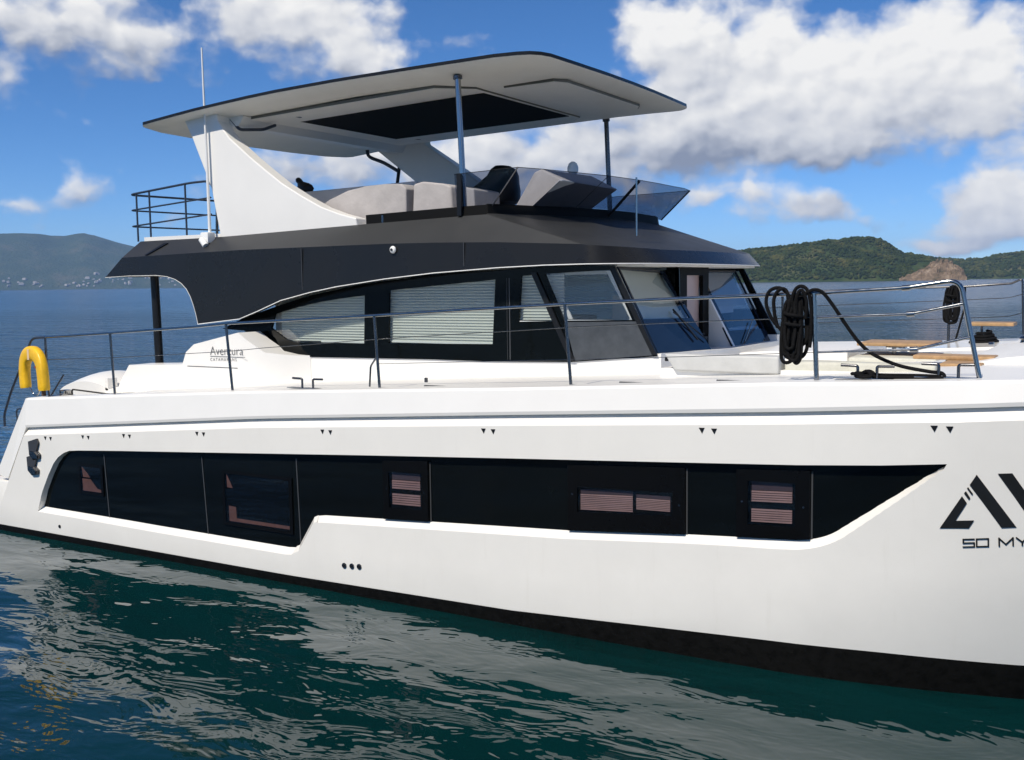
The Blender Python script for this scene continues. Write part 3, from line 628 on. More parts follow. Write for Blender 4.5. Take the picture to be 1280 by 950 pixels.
# bow lettering
def onhull(u, v, d): return (u, yh(u, v) - 0.006 + d, v)
A1 = [(4.088, 1.823), (4.363, 1.433), (4.263, 1.422), (4.041, 1.74)]; A2 = [(3.989, 1.649), (4.024, 1.597), (3.947, 1.452), (4.076, 1.466), (4.039, 1.399), (3.835, 1.381)]
A3 = [(4.002, 1.673), (4.016, 1.69), (4.047, 1.639), (4.038, 1.622)]; A4 = [(4.023, 1.711), (4.03, 1.723), (4.066, 1.672), (4.058, 1.661)]
V1 = [(4.23, 1.84), (4.327, 1.849), (4.521, 1.55), (4.70, 1.88), (4.80, 1.89), (4.50, 1.44), (4.479, 1.459)]
def poly_letters(name, polys, m):
    b = bmesh.new()
    for p in polys:
        es = []; vs_ = [b.verts.new((u, v, 0)) for u, v in p]
        es = [b.edges.new((vs_[i], vs_[(i + 1) % len(vs_)])) for i in range(len(vs_))]; bmesh.ops.triangle_fill(b, edges=es, use_beauty=True)
    for v in b.verts: v.co = Vector(onhull(v.co.x, v.co.y, 0))
    return P_(frombm(name, b, m))
poly_letters('bow_letter', [A1, A2, A3, A4], letter); poly_letters('bow_letter', [V1], letter)
def strokes(name, paths, wd):
    b = bmesh.new()
    for p in paths:
        for (x0, z0), (x1, z1) in zip(p, p[1:]):
            d = Vector((x1 - x0, z1 - z0)); d.normalize(); nn = Vector((-d.y, d.x)) * wd / 2; e = d * wd * 0.5
            q = [(x0 - e.x + nn.x, z0 - e.y + nn.y), (x1 + e.x + nn.x, z1 + e.y + nn.y), (x1 + e.x - nn.x, z1 + e.y - nn.y), (x0 - e.x - nn.x, z0 - e.y - nn.y)]
            off = random.random() * 0.0015; b.faces.new([b.verts.new((u, yh(u, v) - 0.006 - off, v)) for u, v in q])
    return P_(frombm(name, b, letter))
for glyph in ([[(4.076, 1.318), (4.002, 1.309), (4.003, 1.28), (4.078, 1.289), (4.079, 1.258), (4.004, 1.249)]], [[(4.094, 1.32), (4.174, 1.33), (4.175, 1.27), (4.096, 1.26), (4.094, 1.32)]],
    [[(4.249, 1.279), (4.247, 1.339), (4.294, 1.295), (4.34, 1.35), (4.342, 1.291)]], [[(4.364, 1.352), (4.403, 1.322), (4.439, 1.361)], [(4.403, 1.322), (4.403, 1.298)]]):
    strokes('model_letter', glyph, 0.011)

# ------------------------------------------------------------------ deckhouse
def prism_early(name, outl, y0, y1, m): return plate(name, outl, None, lambda u, v, d: (u, y0 + d, v), y1 - y0, m)
WB = 2.0
wall = P_(plate('deckhouse_wall', [(-5.2, 1.8), (0.74, 1.9), (0.74, 2.535), (-0.35, 2.44), (-1.35, 2.415), (-2.25, 2.42), (-4.6, 2.40), (-4.9, 2.42), (-5.2, 2.50)], None, xz(1.90), 0.1, gelw))
P_(plate('deckhouse_wall', [(-5.2, 1.8), (0.74, 1.9), (0.74, 2.535), (-5.2, 2.50)], None, xz(6.0), 0.1, gelw))
# white sill below the windscreen
P_(fromdata('windscreen_sill', [(0.74, 1.9, 1.9), (0.74, 1.9, 2.535), (0.82, 3.0, 2.50), (0.84, 4.0, 2.47), (0.82, 5.0, 2.47), (0.74, 6.1, 2.45), (0.74, 6.1, 1.9), (0.9, 4, 1.9),
    (0.45, 1.9, 2.52), (0.45, 6.1, 2.45), (0.45, 4, 2.46)], [(0, 1, 2, 3, 7), (7, 3, 4, 5, 6), (1, 8, 10, 3, 2), (3, 10, 9, 5, 4)], gelw))
P_(box('cabin_interior', (-5.1, 2.1, 1.6), (0.6, 5.9, 1.72), inter, None))
P_(plate('cabin_bulkhead', [(2.05, 1.7), (5.95, 1.7), (5.95, 3.4), (2.05, 3.4)], None, lambda u, v, d: (-4.95 + d, u, v), 0.05, interw))
P_(prism_early('dashboard', [(-0.55, 1.72), (0.5, 1.72), (0.42, 2.55), (0.25, 2.80), (-0.30, 2.86), (-0.55, 2.80)], 2.1, 3.4, interw))
b = bmesh.new(); box_bm(b, (-2.8, 3.0, 1.72), (-1.6, 4.8, 2.85), 0.03); box_bm(b, (-1.3, 2.5, 1.72), (-0.7, 3.3, 2.9), 0.05); P_(frombm('cabin_furniture', b, interw))
BAND = [(-5.80, 2.72), (-5.38, 2.70), (-5.25, 2.62), (-5.16, 2.52), (-5.03, 2.43), (-4.85, 2.385), (-4.60, 2.365), (-2.27, 2.392), (-1.36, 2.39), (-0.33, 2.415), (0.70, 2.505), (0.20, 3.47), (-0.2, 3.49), (-1.9, 3.44), (-3.3, 3.31), (-4.2, 3.17), (-4.9, 3.0), (-5.4, 2.87)]
W1 = [(-4.87, 2.74), (-4.80, 2.93), (-4.4, 3.02), (-4.0, 3.09), (-3.6, 3.14), (-3.26, 3.17), (-3.29, 2.565), (-4.40, 2.555), (-4.62, 2.60)]
W2 = [(-2.87, 3.23), (-1.32, 3.345), (-1.37, 2.595), (-2.90, 2.575)]
W3 = [(-0.97, 3.38), (-0.82, 3.39), (-0.57, 2.87), (-1.01, 2.86)]
W4 = [(-0.66, 3.40), (0.15, 3.43), (0.41, 2.89), (-0.42, 2.875)]
YB = 1.885
for ysd, near in ((YB, True), (8 - YB, False)):
    sgn = 1 if near else -1
    f = lambda u, v, d, ysd=ysd, sgn=sgn: (u, ysd + sgn * d, v)
    band = P_(plate('side_window_band', BAND, [W1, W2, W3, W4], f, 0.03, blkgl))
    for wpoly, gm in ((W1, clear), (W2, clear), (W3, clear), (W4, dimgl)):
        S(plate('window_pane', wpoly, None, lambda u, v, d, ysd=ysd, sgn=sgn: (u, ysd + sgn * (0.012 + d), v), 0.0, gm), band)
    def blinds(x0, x1, z0, z1, off=0.07, pitch=0.034):
        b = bmesh.new(); nsl = int((z1 - z0) / pitch)
        for i in range(nsl):
            z = z0 + i * pitch; yy = ysd + sgn * off
            vs_ = [b.verts.new(c) for c in ((x0, yy - sgn * 0.010, z), (x1, yy - sgn * 0.010, z), (x1, yy + sgn * 0.004, z + pitch * 0.5), (x0, yy + sgn * 0.004, z + pitch * 0.5), (x1, yy - sgn * 0.004, z + pitch * 1.0), (x0, yy - sgn * 0.004, z + pitch * 1.0))]
            b.faces.new(vs_[:4]); b.faces.new((vs_[3], vs_[2], vs_[4], vs_[5]))
        return S(frombm('blind', b, blindm), band)
    blinds(-4.75, -3.2, 2.58 if near else 2.5, 3.25); blinds(-2.95, -1.25, 2.60, 3.4)
    blinds(-1.1, -0.45, 2.88, 3.42)
    if near:
        # the torn corner of the aft blind and its bright bottom rail
        S(box('blind_rail', (-4.05, ysd + 0.05, 2.565), (-3.27, ysd + 0.07, 2.585), whitepl, None), band)
        S(box('blind_rail', (-2.89, ysd + 0.05, 2.585), (-1.36, ysd + 0.07, 2.605), whitepl, None), band)
        S(box('window_ledge', (-1.0, ysd + 0.004, 2.852), (-0.56, ysd + 0.03, 2.868), whitepl, None), band)
        S(box('window_ledge', (-0.44, ysd + 0.031, 2.858), (0.43, ysd + 0.06, 2.885), whitepl, None), band)
        for x, th in ((-1.13, 0.006), (-1.165, 0.002)): S(box('panel_seam', (x - th, ysd - 0.004, 2.42), (x + th, ysd - 0.0005, 3.36), seam, None), band)
    # raked pillars
    for (xt, zt), (xb, zb), hw in (((-0.80, 3.42), (-0.31, 2.43), 0.035), ((0.185, 3.46), (0.68, 2.52), 0.03)):
        S(plate('pillar', [(xt - hw, zt), (xt + hw, zt), (xb + hw, zb), (xb - hw, zb)], None, lambda u, v, d, ysd=ysd, sgn=sgn: (u, ysd - sgn * (0.022 - d), v), 0.02, blk), band)
dust = mat('dusty_dark_glass', (0.055, 0.06, 0.066), 0.30, var=0.25, vscale=7)
P_(plate('lower_pane', [(-0.40, 2.86), (0.455, 2.875), (0.655, 2.515), (-0.285, 2.43)], None, xz(YB - 0.008), 0.006, dust))
P_(box('cabin_locker', (-0.12, 2.5, 1.72), (0.20, 3.3, 3.14), interw, None))
P_(plate('inner_frame', [(0.06, 3.42), (0.15, 3.42), (0.42, 2.89), (0.35, 2.89)], None, xz(YB + 0.09), 0.02, whitepl))
P_(plate('inner_frame', [(-0.66, 3.42), (0.10, 3.42), (0.10, 3.385), (-0.64, 3.385)], None, xz(YB + 0.095), 0.02, interw))
P_(plate('inner_frame', [(-0.62, 3.32), (-0.58, 3.32), (-0.36, 2.89), (-0.41, 2.89)], None, xz(YB + 0.09), 0.02, whitepl))
# raked front panes with openings
def quad_map(BL, BR, TR, TL, nrm):
    BL, BR, TR, TL, nrm = map(Vector, (BL, BR, TR, TL, nrm))
    return lambda u, v, d: (BL * (1 - u) * (1 - v) + BR * u * (1 - v) + TR * u * v + TL * (1 - u) * v) + nrm * d
sq = [(0, 0), (1, 0), (1, 1), (0, 1)]
navyg = mat('dark_windscreen_glass', (0.010, 0.016, 0.030), 0.06, var=0.1, spec=0.14)
bluegl = glass('blue_reflecting_glass', (0.50, 0.60, 0.74), 0.16)
nrm = (-0.85, 0, -0.5)
for BL, BR, TR, TL, hole, near in (((0.70, 1.95, 2.51), (0.66, 3.62, 2.475), (0.14, 3.42, 3.43), (0.19, 2.0, 3.47), [(0.02, 0.40), (0.94, 0.40), (0.90, 0.97), (0.02, 0.97)], True),
                             ((0.66, 4.38, 2.465), (0.66, 6.02, 2.42), (0.14, 5.98, 3.44), (0.14, 4.44, 3.44), [(0.10, 0.20), (0.98, 0.20), (0.98, 0.97), (0.10, 0.97)], False)):
    f = quad_map(BL, BR, TR, TL, nrm)
    fp = P_(plate('windscreen_frame', sq, [hole], f, 0.02, navyg))
    S(plate('window_pane', hole, None, lambda u, v, d, f=f: f(u, v, 0.008), 0.0, clear if near else bluegl), fp)
    b = bmesh.new(); v0 = 0.42 if near else 0.55
    for i in range(22):
        va, vb_ = v0 + (1 - v0) * i / 22, v0 + (1 - v0) * (i + 0.9) / 22
        b.faces.new([b.verts.new(f(u, v, d)) for u, v, d in ((0.0, va, 0.07), (0.95, va, 0.07), (0.95, vb_, 0.06), (0.0, vb_, 0.06))])
    S(frombm('blind', b, blindm), fp)
    if near:
        S(box('blind_rail', (0.30, 2.05, 2.865), (0.40, 3.3, 2.90), whitepl, None), fp)
        S(tube('wiper', [f(0.78, 0.12, -0.03), f(0.66, 0.42, -0.03), f(0.64, 0.50, -0.02)], 0.012, blk, None, 6), fp)
        S(tube('wiper', [f(0.60, 0.46, -0.03), f(0.98, 0.10, -0.03)], 0.008, blk, None, 6), fp)
    else:
        S(tube('wiper', [f(0.28, 0.04, -0.03), f(0.72, 0.30, -0.03)], 0.009, dsteel, None, 6), fp)
        S(box('windscreen_ledge', (0.30, 4.9, 2.62), (0.48, 5.9, 2.66), whitepl, None), fp)
        S(box('chart_board', (0.10, 4.75, 2.86), (0.24, 5.6, 3.04), whitepl, None), fp)
# door set back between the panes
redb = mat('reddish_brown_lining', (0.16, 0.085, 0.07), 0.45, var=0.15)
door = P_(plate('foredeck_door', [(3.40, 2.2), (4.40, 2.2), (4.40, 3.48), (3.40, 3.48)], [[(3.66, 2.44), (4.20, 2.44), (4.20, 3.37), (3.66, 3.37)]], lambda u, v, d: (0.33 - d, u, v), 0.05, seal))
S(plate('door_panel', [(3.64, 2.40), (4.22, 2.40), (4.22, 3.40), (3.64, 3.40)], None, lambda u, v, d: (0.27 - d, u, v), 0.015, mat('pinkish_door_lining', (0.44, 0.33, 0.31), 0.35, var=0.08)), door)
S(plate('door_edge', [(3.64, 2.40), (3.78, 2.40), (3.78, 3.40), (3.64, 3.40)], None, lambda u, v, d: (0.275 - d, u, v), 0.004, redb), door)
S(plate('door_cheek', [(0.17, 3.40), (0.34, 3.08), (0.33, 3.47), (0.17, 3.47)], None, xz(3.40), 0.02, blkgl), door)
S(tube('door_hinge', [(0.345, 4.30, 2.58), (0.345, 4.22, 2.58)], 0.018, dsteel, None, 8), door)
S(box('door_latch', (0.33, 3.9, 2.62), (0.36, 4.2, 2.64), blk, None), door)
P_(plate('doorway_cheek', [(0.335, 2.3), (0.67, 2.46), (0.345, 3.06), (0.335, 3.07)], None, xz(4.395), 0.06, gelw))

# white cockpit coaming with the maker's lettering
coam = P_(plate('cockpit_coaming', [(-7.50, 1.75), (-7.42, 1.95), (-7.20, 2.21), (-6.10, 2.25), (-6.02, 2.42), (-5.86, 2.53), (-5.02, 2.70), (-4.86, 2.60), (-4.66, 2.44), (-4.40, 2.40), (-4.2, 2.39), (-4.2, 1.8), (-4.5, 1.8), (-4.8, 1.8), (-5.2, 1.8), (-6.0, 1.78)], None, lambda u, v, d: (u, 1.42 + 0.47 * min(1, max(0, (u + 4.88) / 0.68)) ** 1.3 + d, v), 0.4, gelw, None, 40))
S(box('moulding_line', (-6.0, 1.416, 2.228), (-5.05, 1.4195, 2.236), seam, None), coam)
S(box('handrail_pad', (-7.52, 1.25, 1.85), (-7.46, 1.41, 2.02), gelw, None), coam)
def dome():
    b = bmesh.new(); V = []; n = 16
    prof = [(-8.52, 2.0), (-8.25, 2.07), (-7.9, 2.07), (-7.45, 1.98)]
    rows = []
    for i in range(n + 1):
        t_ = i / n; x = -8.55 + 1.3 * t_; h_ = 0.30 * math.sin(math.pi * min(1, t_ * 1.05 + 0.02)) ** 0.6
        rows.append([b.verts.new((x, 1.25 + 1.0 * j / 8, 1.78 + h_ * math.sin(math.pi * (0.12 + 0.76 * j / 8)) ** 0.5)) for j in range(9)])
    for a, c in zip(rows, rows[1:]):
        for j in range(8): b.faces.new((a[j], a[j + 1], c[j + 1], c[j]))
    r = bmesh.ops.extrude_face_region(b, geom=list(b.faces))
    for v in r['geom']:
        if isinstance(v, bmesh.types.BMVert): v.co.z = 1.5
    return frombm('locker_lid', b, gelw, None, 50)
P_(dome())
def text_mesh(txt, size, name, m, place, sx=1.0, space=1.0, ext=0.0):
    cu = bpy.data.curves.new(name, 'FONT'); cu.body = txt; cu.size = size; cu.space_character = space; cu.offset = ext
    o = bpy.data.objects.new(name, cu); COL.objects.link(o); bpy.context.view_layer.update()
    me = bpy.data.meshes.new_from_object(o.evaluated_get(bpy.context.evaluated_depsgraph_get())); bpy.data.objects.remove(o)
    for v in me.vertices: v.co = Vector(place(v.co.x * sx, v.co.y))
    return link(name, me, m)
S(text_mesh('Aventura', 0.165, 'maker_lettering', gletter, lambda u, v: (-5.55 + u, 1.414, 2.395 + v + 0.02 * u), 1.0, 1.0, -0.0015), coam)
S(text_mesh('CATAMARANS', 0.058, 'maker_lettering', gletter, lambda u, v: (-5.55 + u, 1.414, 2.315 + v + 0.02 * u), 1.0, 1.42), coam)
S(box('lettering_underline', (-5.55, 1.4145, 2.374), (-4.90, 1.4155, 2.381), gletter, None), coam)
# black post under the flybridge overhang
P_(tube('overhang_post', [(-7.13, 1.9, 2.0), (-7.16, 1.9, 3.5)], 0.06, blk, None, 16))

# ------------------------------------------------------------------ flybridge moulding
YV = 1.58
SB = [(-7.83, 3.46), (-7.3, 3.475), (-6.75, 3.475), (-6.52, 3.455), (-6.36, 3.415), (-6.24, 3.36), (-6.14, 3.28), (-6.07, 3.18), (-6.02, 3.07), (-5.975, 2.94), (-5.94, 2.80), (-5.55, 2.835), (-5.14, 2.88), (-4.8, 2.985), (-4.40, 3.12), (-3.9, 3.22), (-3.45, 3.29), (-2.7, 3.375), (-1.98, 3.435), (-1.1, 3.48), (-0.5, 3.497), (-0.05, 3.50)]
SK = [(-7.47, 3.735), (-5.1, 3.782), (-2.43, 3.79), (-1.3, 3.77), (0.1, 3.70)]
ST = [(-7.5, 3.975), (-5.8, 3.985), (-3.4, 4.055), (-1.55, 4.10), (-1.0, 4.10)]
def near_half():
    B, K, T = [], [], []
    for i, (x, z) in enumerate(SB):
        kx = [-7.47, -7.1][i] if i < 2 else x; tx = [-7.46, -7.05][i] if i < 2 else (x if x < -4.4 else -4.4 + (x + 4.4) * 2.94 / 4.35)
        B.append((x, YV, z)); K.append((kx, YV + 0.02, interp(kx, SK))); T.append((tx, 1.93, interp(tx, ST)))
    def bez(a, c, e, t_): return tuple((1 - t_) ** 2 * a[q] + 2 * t_ * (1 - t_) * c[q] + t_ * t_ * e[q] for q in (0, 1))
    for i_ in range(1, 13):
        t_ = i_ / 12; bx, by = bez((-0.05, 1.58), (0.50, 1.60), (0.62, 2.6), t_); kx, ky = bez((-0.05, 1.60), (0.34, 1.69), (0.47, 2.6), t_); tx, ty = bez((-1.46, 1.93), (-1.40, 1.96), (-1.19, 2.6), t_)
        B.append((bx, by, 3.50)); K.append((kx, ky, 3.70 - 0.045 * t_)); T.append((tx, ty, 4.11))
    for (bx, by), (kx, ky), (tx, ty) in (((0.67, 3.3), (0.53, 3.3), (-1.0, 3.3)), ((0.69, 4.0), (0.55, 4.0), (-0.88, 4.0))):
        B.append((bx, by, 3.50)); K.append((kx, ky, 3.655)); T.append((tx, ty, 4.12))
    return B, K, T
B, K, T = near_half()
def mirror(Lp): return Lp + [(x, 8 - y, z) for x, y, z in Lp[-2::-1]]
B, K, T = mirror(B), mirror(K), mirror(T); n = len(B)
T = [(x + 0.38 * min(1, (y - 4) / 1.6) if y > 4 and x > -1.5 else x, y, z) for x, y, z in T]
V = B + K + T; Fc = []
for r0, r1 in ((0, n), (n, 2 * n)):
    for i in range(n - 1): Fc.append((r0 + i, r0 + i + 1, r1 + i + 1, r1 + i))
    Fc.append((r0 + n - 1, r0, r1, r1 + n - 1))
I_ = [(x + (0.1 if i == 0 or i == n - 1 else 0), y + (0.10 if y < 4 else -0.10) * (1 if x < 0.1 else 0.6), z) for i, (x, y, z) in enumerate(B)]
J_ = [(x, y, max(z, 3.47)) for x, y, z in I_]
V += I_ + J_
for i in range(n - 1):
    Fc.append((i, 3 * n + i, 3 * n + i + 1, i + 1)); 
    if abs(J_[i][2] - I_[i][2]) + abs(J_[i + 1][2] - I_[i + 1][2]) > 1e-4: Fc.append((3 * n + i, 4 * n + i, 4 * n + i + 1, 3 * n + i + 1))
graph_lit = mat('graphite_paint_sunlit', (0.026, 0.027, 0.028), 0.46, var=0.10, vscale=1.4, rvar=0.05)  # paler copy of the graphite paint, sunlight on the slope put into its colour
fly = P_(fromdata('flybridge_moulding', V, Fc, [graph, graph_lit], None, 22))
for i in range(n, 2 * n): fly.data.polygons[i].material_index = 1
# white lip along the lower edge over the windows
lip = [(x, YV - 0.004, z - 0.006) for x, z in SB if x > -5.2] + [(x, y - 0.003, 3.494) for x, y, z in B if x > 0.0 and y < 6.3]
S(tube('edge_lip', [(-5.94, YV - 0.004, 2.795)] + [(-5.14, YV - .004, 2.872)] + lip, 0.0055, whitepl, None, 6), fly)
S(tube('edge_lip', [(x, YV - 0.002, z - 0.004) for x, z in SB if x < -5.9], 0.004, gel, None, 6), fly)
P_(plate('soffit', [(-7.6, 1.75), (-6.3, 1.75), (-6.1, 1.93), (0.22, 1.93), (0.44, 2.15), (0.57, 2.8), (0.63, 4.0), (0.57, 5.2), (0.44, 5.9), (0.2, 6.07), (-7.6, 6.07)], None, lambda u, v, d: (u, v, 3.468 + d), 0.03, ceil))
P_(plate('flybridge_floor', [(-7.4, 1.97), (-1.45, 1.97), (-1.2, 2.5), (-0.95, 3.4), (-0.93, 4.0), (-0.95, 4.6), (-1.2, 5.5), (-1.45, 6.03), (-7.4, 6.03)], None, lambda u, v, d: (u, v, 3.93 + d), 0.03, gelw))
# toe rail at the aft edge
P_(box('toe_rail', (-7.44, 1.98, 3.95), (-5.6, 2.06, 4.035), gelw, None)); P_(box('toe_rail', (-7.44, 2.06, 3.95), (-7.36, 5.9, 4.03), gelw, None))
# small fittings on the moulding
b = bmesh.new(); bmesh.ops.create_uvsphere(b, u_segments=14, v_segments=8, radius=0.045)
for v in b.verts: v.co = Vector((-2.56 + v.co.x, 1.575 + v.co.y * 0.6, 3.715 + v.co.z))
nl = P_(frombm('navigation_light', b, whitepl, None, 60)); S(tube('light_lens', [(-2.56, 1.54, 3.715), (-2.56, 1.556, 3.715)], 0.016, blk, None, 10), nl)
P_(fromdata('drain_groove', [(-6.98, YV + 0.02, 3.755), (-6.93, YV + 0.02, 3.757), (-6.76, 1.84, 3.925), (-6.85, 1.84, 3.925), (-6.98, YV + .012, 3.762), (-6.93, YV + .012, 3.764), (-6.76, 1.832, 3.932), (-6.85, 1.832, 3.932)], [(4, 5, 6, 7), (0, 1, 5, 4), (1, 2, 6, 5), (2, 3, 7, 6), (3, 0, 4, 7)], blk))
for x in (-4.02, -1.55): P_(box('panel_joint', (x - 0.004, YV - 0.0015, 3.25 if x < -3 else 3.50), (x + 0.004, YV + 0.012, 3.77), seam, None))
# black coaming strip below the windscreen
def base_strip():
    idx = [i for i in range(n) if T[i][0] > -3.35]
    V = []; Fc = []
    for i in idx:
        x, y, z = T[i]; dy = 0.03 if y < 4 else -0.03
        dx = 0.0
        V += [(x + 0.004, y + dy * 0.2, z - 0.03), (x - 0.02, y + dy, z + 0.115), (x - 0.06, y + dy * 2.5, z + 0.115)]
    for a in range(len(idx) - 1):
        q = 3 * a; Fc += [(q, q + 1, q + 4, q + 3), (q + 1, q + 2, q + 5, q + 4)]
    return fromdata('windscreen_base', V, Fc, seal)
P_(base_strip())
# smoked windscreen
Tb = [(-1.90, 1.97, 4.19), (-1.82, 1.97, 4.19), (-1.42, 2.0, 4.20), (-1.32, 2.25, 4.21), (-1.16, 2.7, 4.22), (-1.0, 3.3, 4.235), (-0.90, 4.0, 4.24)]
Tt = [(-1.88, 1.90, 4.583), (-1.80, 1.90, 4.585), (-1.02, 1.92, 4.61), (-0.90, 2.25, 4.61), (-0.73, 2.7, 4.60), (-0.55, 3.3, 4.595), (-0.45, 4.0, 4.59)]
Tb = Tb + [(-0.92, 4.6, 4.24), (-0.95, 5.2, 4.235), (-0.98, 5.7, 4.22), (-1.03, 6.05, 4.20), (-1.82, 6.03, 4.19), (-2.75, 6.03, 4.17)]
Tt = Tt + [(-0.46, 4.6, 4.595), (-0.49, 5.2, 4.60), (-0.53, 5.7, 4.61), (-0.60, 6.1, 4.61), (-1.80, 6.10, 4.585), (-2.70, 6.10, 4.555)]
ws = P_(fromdata('windscreen', Tb + Tt, [(i, i + 1, len(Tb) + i + 1, len(Tb) + i) for i in range(len(Tb) - 1)], smoke))
S(tube('corner_joint', [Tb[2], Tt[2]], 0.008, dsteel, None, 6), ws); S(tube('corner_joint', [Tb[-3], Tt[-3]], 0.010, blk, None, 6), ws)
S(tube('glass_joint', [Tb[5], Tt[5]], 0.004, dsteel, None, 6), ws)
S(tube('glass_brace', [(-0.93, 4.0, 4.12), (-0.455, 4.0, 4.58)], 0.019, blk, None, 8), ws)
S(tube('top_edge', Tt, 0.004, blk, None, 5), ws)
P_(tube('staff', [(0.13, 2.62, 3.82), (0.13, 2.62, 4.48)], 0.011, steel, None, 8))
P_(box('glass_clamp', (-1.85, 1.90, 4.10), (-1.79, 1.93, 4.59), blk, None))
P_(tube('glass_clamp', [(-3.0, 1.955, 4.05), (-3.0, 1.955, 4.16)], 0.02, dsteel, None, 8))

# ------------------------------------------------------------------ hardtop
ZR = [(-7.3, 5.60), (-7.1, 5.62), (-5.9, 5.725), (-4.7, 5.80), (-3.5, 5.832), (-2.3, 5.845), (-1.2, 5.85), (-0.4, 5.83)]
def roof_outline():
    h_ = [(-7.36, 4.0), (-7.34, 3.0), (-7.27, 2.2), (-7.14, 1.80), (-7.05, 1.72)] + [(-7.0 + 0.5 * i, 1.715) for i in range(1, 12)] + [(-1.2, 1.715), (-0.90, 1.73), (-0.76, 1.77), (-0.67, 1.86), (-0.62, 2.0), (-0.59, 2.6), (-0.56, 3.3), (-0.55, 4.0)]
    return h_ + [(x, 8 - y) for x, y in h_[-2:0:-1]]
RO = roof_outline(); nr = len(RO)
def inset(p, d): return (-3.95 + (p[0] + 3.95) * (1 - d / 3.4), 4 + (p[1] - 4) * (1 - d / 2.285))
rz = lambda x: interp(x, ZR)
rt = [inset(p, 0.25) for p in RO]
rim = [(x, y, rz(x)) for x, y in RO] + [(x, y, rz(x) - 0.040) for x, y in RO] + [(x, y, rz(x) + 0.045) for x, y in rt]
Fc = [];
for i in range(nr): j = (i + 1) % nr; Fc += [(i, j, nr + j, nr + i), (i, 2 * nr + i, 2 * nr + j, j)]
Fc.append([2 * nr + i for i in range(nr)])
top = P_(fromdata('hardtop', rim, Fc, graph, None, 35))
r2 = [inset(p, 0.02) for p in RO]; r3 = [inset(p, 0.42) for p in RO]
zc_ = lambda x: interp(x, [(-7.3, 5.56), (-5.5, 5.64), (-3.5, 5.715), (-0.7, 5.735)])
und = [(x, y, rz(x) - 0.038) for x, y in RO] + [(x, y, rz(x) - 0.055) for x, y in r2] + [(x, y, min(zc_(x), rz(x) - 0.06)) for x, y in r3]
Fc = []
for q in range(2):
    for i in range(nr): j = (i + 1) % nr; Fc.append((q * nr + i, q * nr + j, (q + 1) * nr + j, (q + 1) * nr + i))
Fc.append([2 * nr + i for i in range(nr)])
und_o = S(fromdata('ceiling_lining', und, Fc, ceil, None, 35), top)
def ceil_panel(name, outl, d0, th, m): return S(plate(name, outl, None, lambda u, v, d: (u, v, zc_(u) - d0 - th + d), th, m), top)
mid = [(-5.62, 2.30), (-2.40, 2.26), (-2.02, 2.62), (-2.02, 5.38), (-2.40, 5.74), (-5.62, 5.70)]
ceil_panel('ceiling_trim', mid, 0.0, 0.034, groove); ceil_panel('ceiling_panel', [(x + (0.012 if x < -4 else -0.012), y + (0.012 if y < 4 else -0.012)) for x, y in mid], 0.034, 0.006, ceil)
fr_ = [(-1.72, 2.78), (-1.02, 2.78), (-0.92, 2.95), (-0.92, 5.05), (-1.02, 5.22), (-1.72, 5.22)]
ceil_panel('ceiling_trim', fr_, 0.0, 0.032, groove); ceil_panel('ceiling_panel', [(x + (0.012 if x < -1.5 else -0.012), y + (0.012 if y < 4 else -0.012)) for x, y in fr_], 0.032, 0.006, ceil)
ceil_panel('sunroof', [(-5.17, 2.90), (-2.08, 2.88), (-2.06, 5.12), (-5.17, 5.10)], 0.041, 0.006, mat('sunroof_fabric', (0.004, 0.004, 0.0045), 0.7, spec=0.1))
for x, y in ((-4.95, 2.62), (-4.0, 2.60), (-3.1, 2.56), (-4.95, 5.38), (-4.0, 5.40), (-3.1, 5.44)):
    S(tube('downlight', [(x, y, zc_(x) - 0.048), (x, y, zc_(x) - 0.035)], 0.05, dsteel, None, 14), top)
ARCH = [(-6.48, 5.70), (-6.398, 5.613), (-6.253, 5.361), (-5.916, 4.653), (-5.767, 3.95), (-3.351, 4.03), (-3.373, 4.142), (-3.657, 4.214), (-3.934, 4.307), (-4.268, 4.467), (-4.609, 4.651), (-4.9, 4.845), (-5.168, 5.031), (-5.354, 5.172), (-5.527, 5.302), (-5.642, 5.428), (-5.742, 5.554), (-5.77, 5.70)]
ARCHF = [(-6.42, 5.70), (-6.22, 5.62), (-5.38, 5.02), (-4.60, 4.45), (-4.3, 4.0), (-2.9, 4.0), (-3.4, 4.45), (-4.29, 5.06), (-5.18, 5.62), (-5.2, 5.70)]
for y0, outl in ((1.93, [(x - 0.04, z) for x, z in ARCH]), (5.85, ARCHF)):
    ar = P_(plate('arch', outl, None, xz(y0), 0.22, gelw)); md = ar.modifiers.new('bevel', 'BEVEL'); md.width = 0.015; md.segments = 2; md.limit_method = 'ANGLE'; md.angle_limit = R(40)
    if y0 > 4: S(tube('drain_pipe', spline([(-6.35, 5.83, 5.60), (-6.30, 5.83, 5.48), (-6.0, 5.83, 5.36), (-5.7, 5.83, 5.2)], 5), 0.03, navy, None, 8), ar)
    else: S(tube('drain_pipe', rounded([(-5.78, 2.17, 5.60), (-5.62, 2.17, 5.45), (-5.50, 2.5, 5.48), (-5.46, 2.7, 5.56)], 0.05), 0.022, navy, None, 8), ar)
S(plate('roof_beam', [(-5.95, 5.72), (-5.60, 5.72), (-5.52, 5.62), (-5.62, 5.50), (-5.80, 5.50), (-5.95, 5.56)], None, xz(2.15), 3.7, gelw), top)
for y0 in (2.02, 5.98):
    rp = P_(tube('roof_post', [(-1.82, y0, 4.05), (-1.89, y0, 5.74)], 0.036, steel if y0 < 4 else dsteel, None, 16)); S(tube('post_collar', [(-1.889, y0, 5.70), (-1.891, y0, 5.735)], 0.055, dsteel, None, 16), rp)
P_(tube('gas_strut', [(-5.74, 6.0, 5.62), (-5.91, 6.0, 4.7)], 0.03, blk, None, 10))
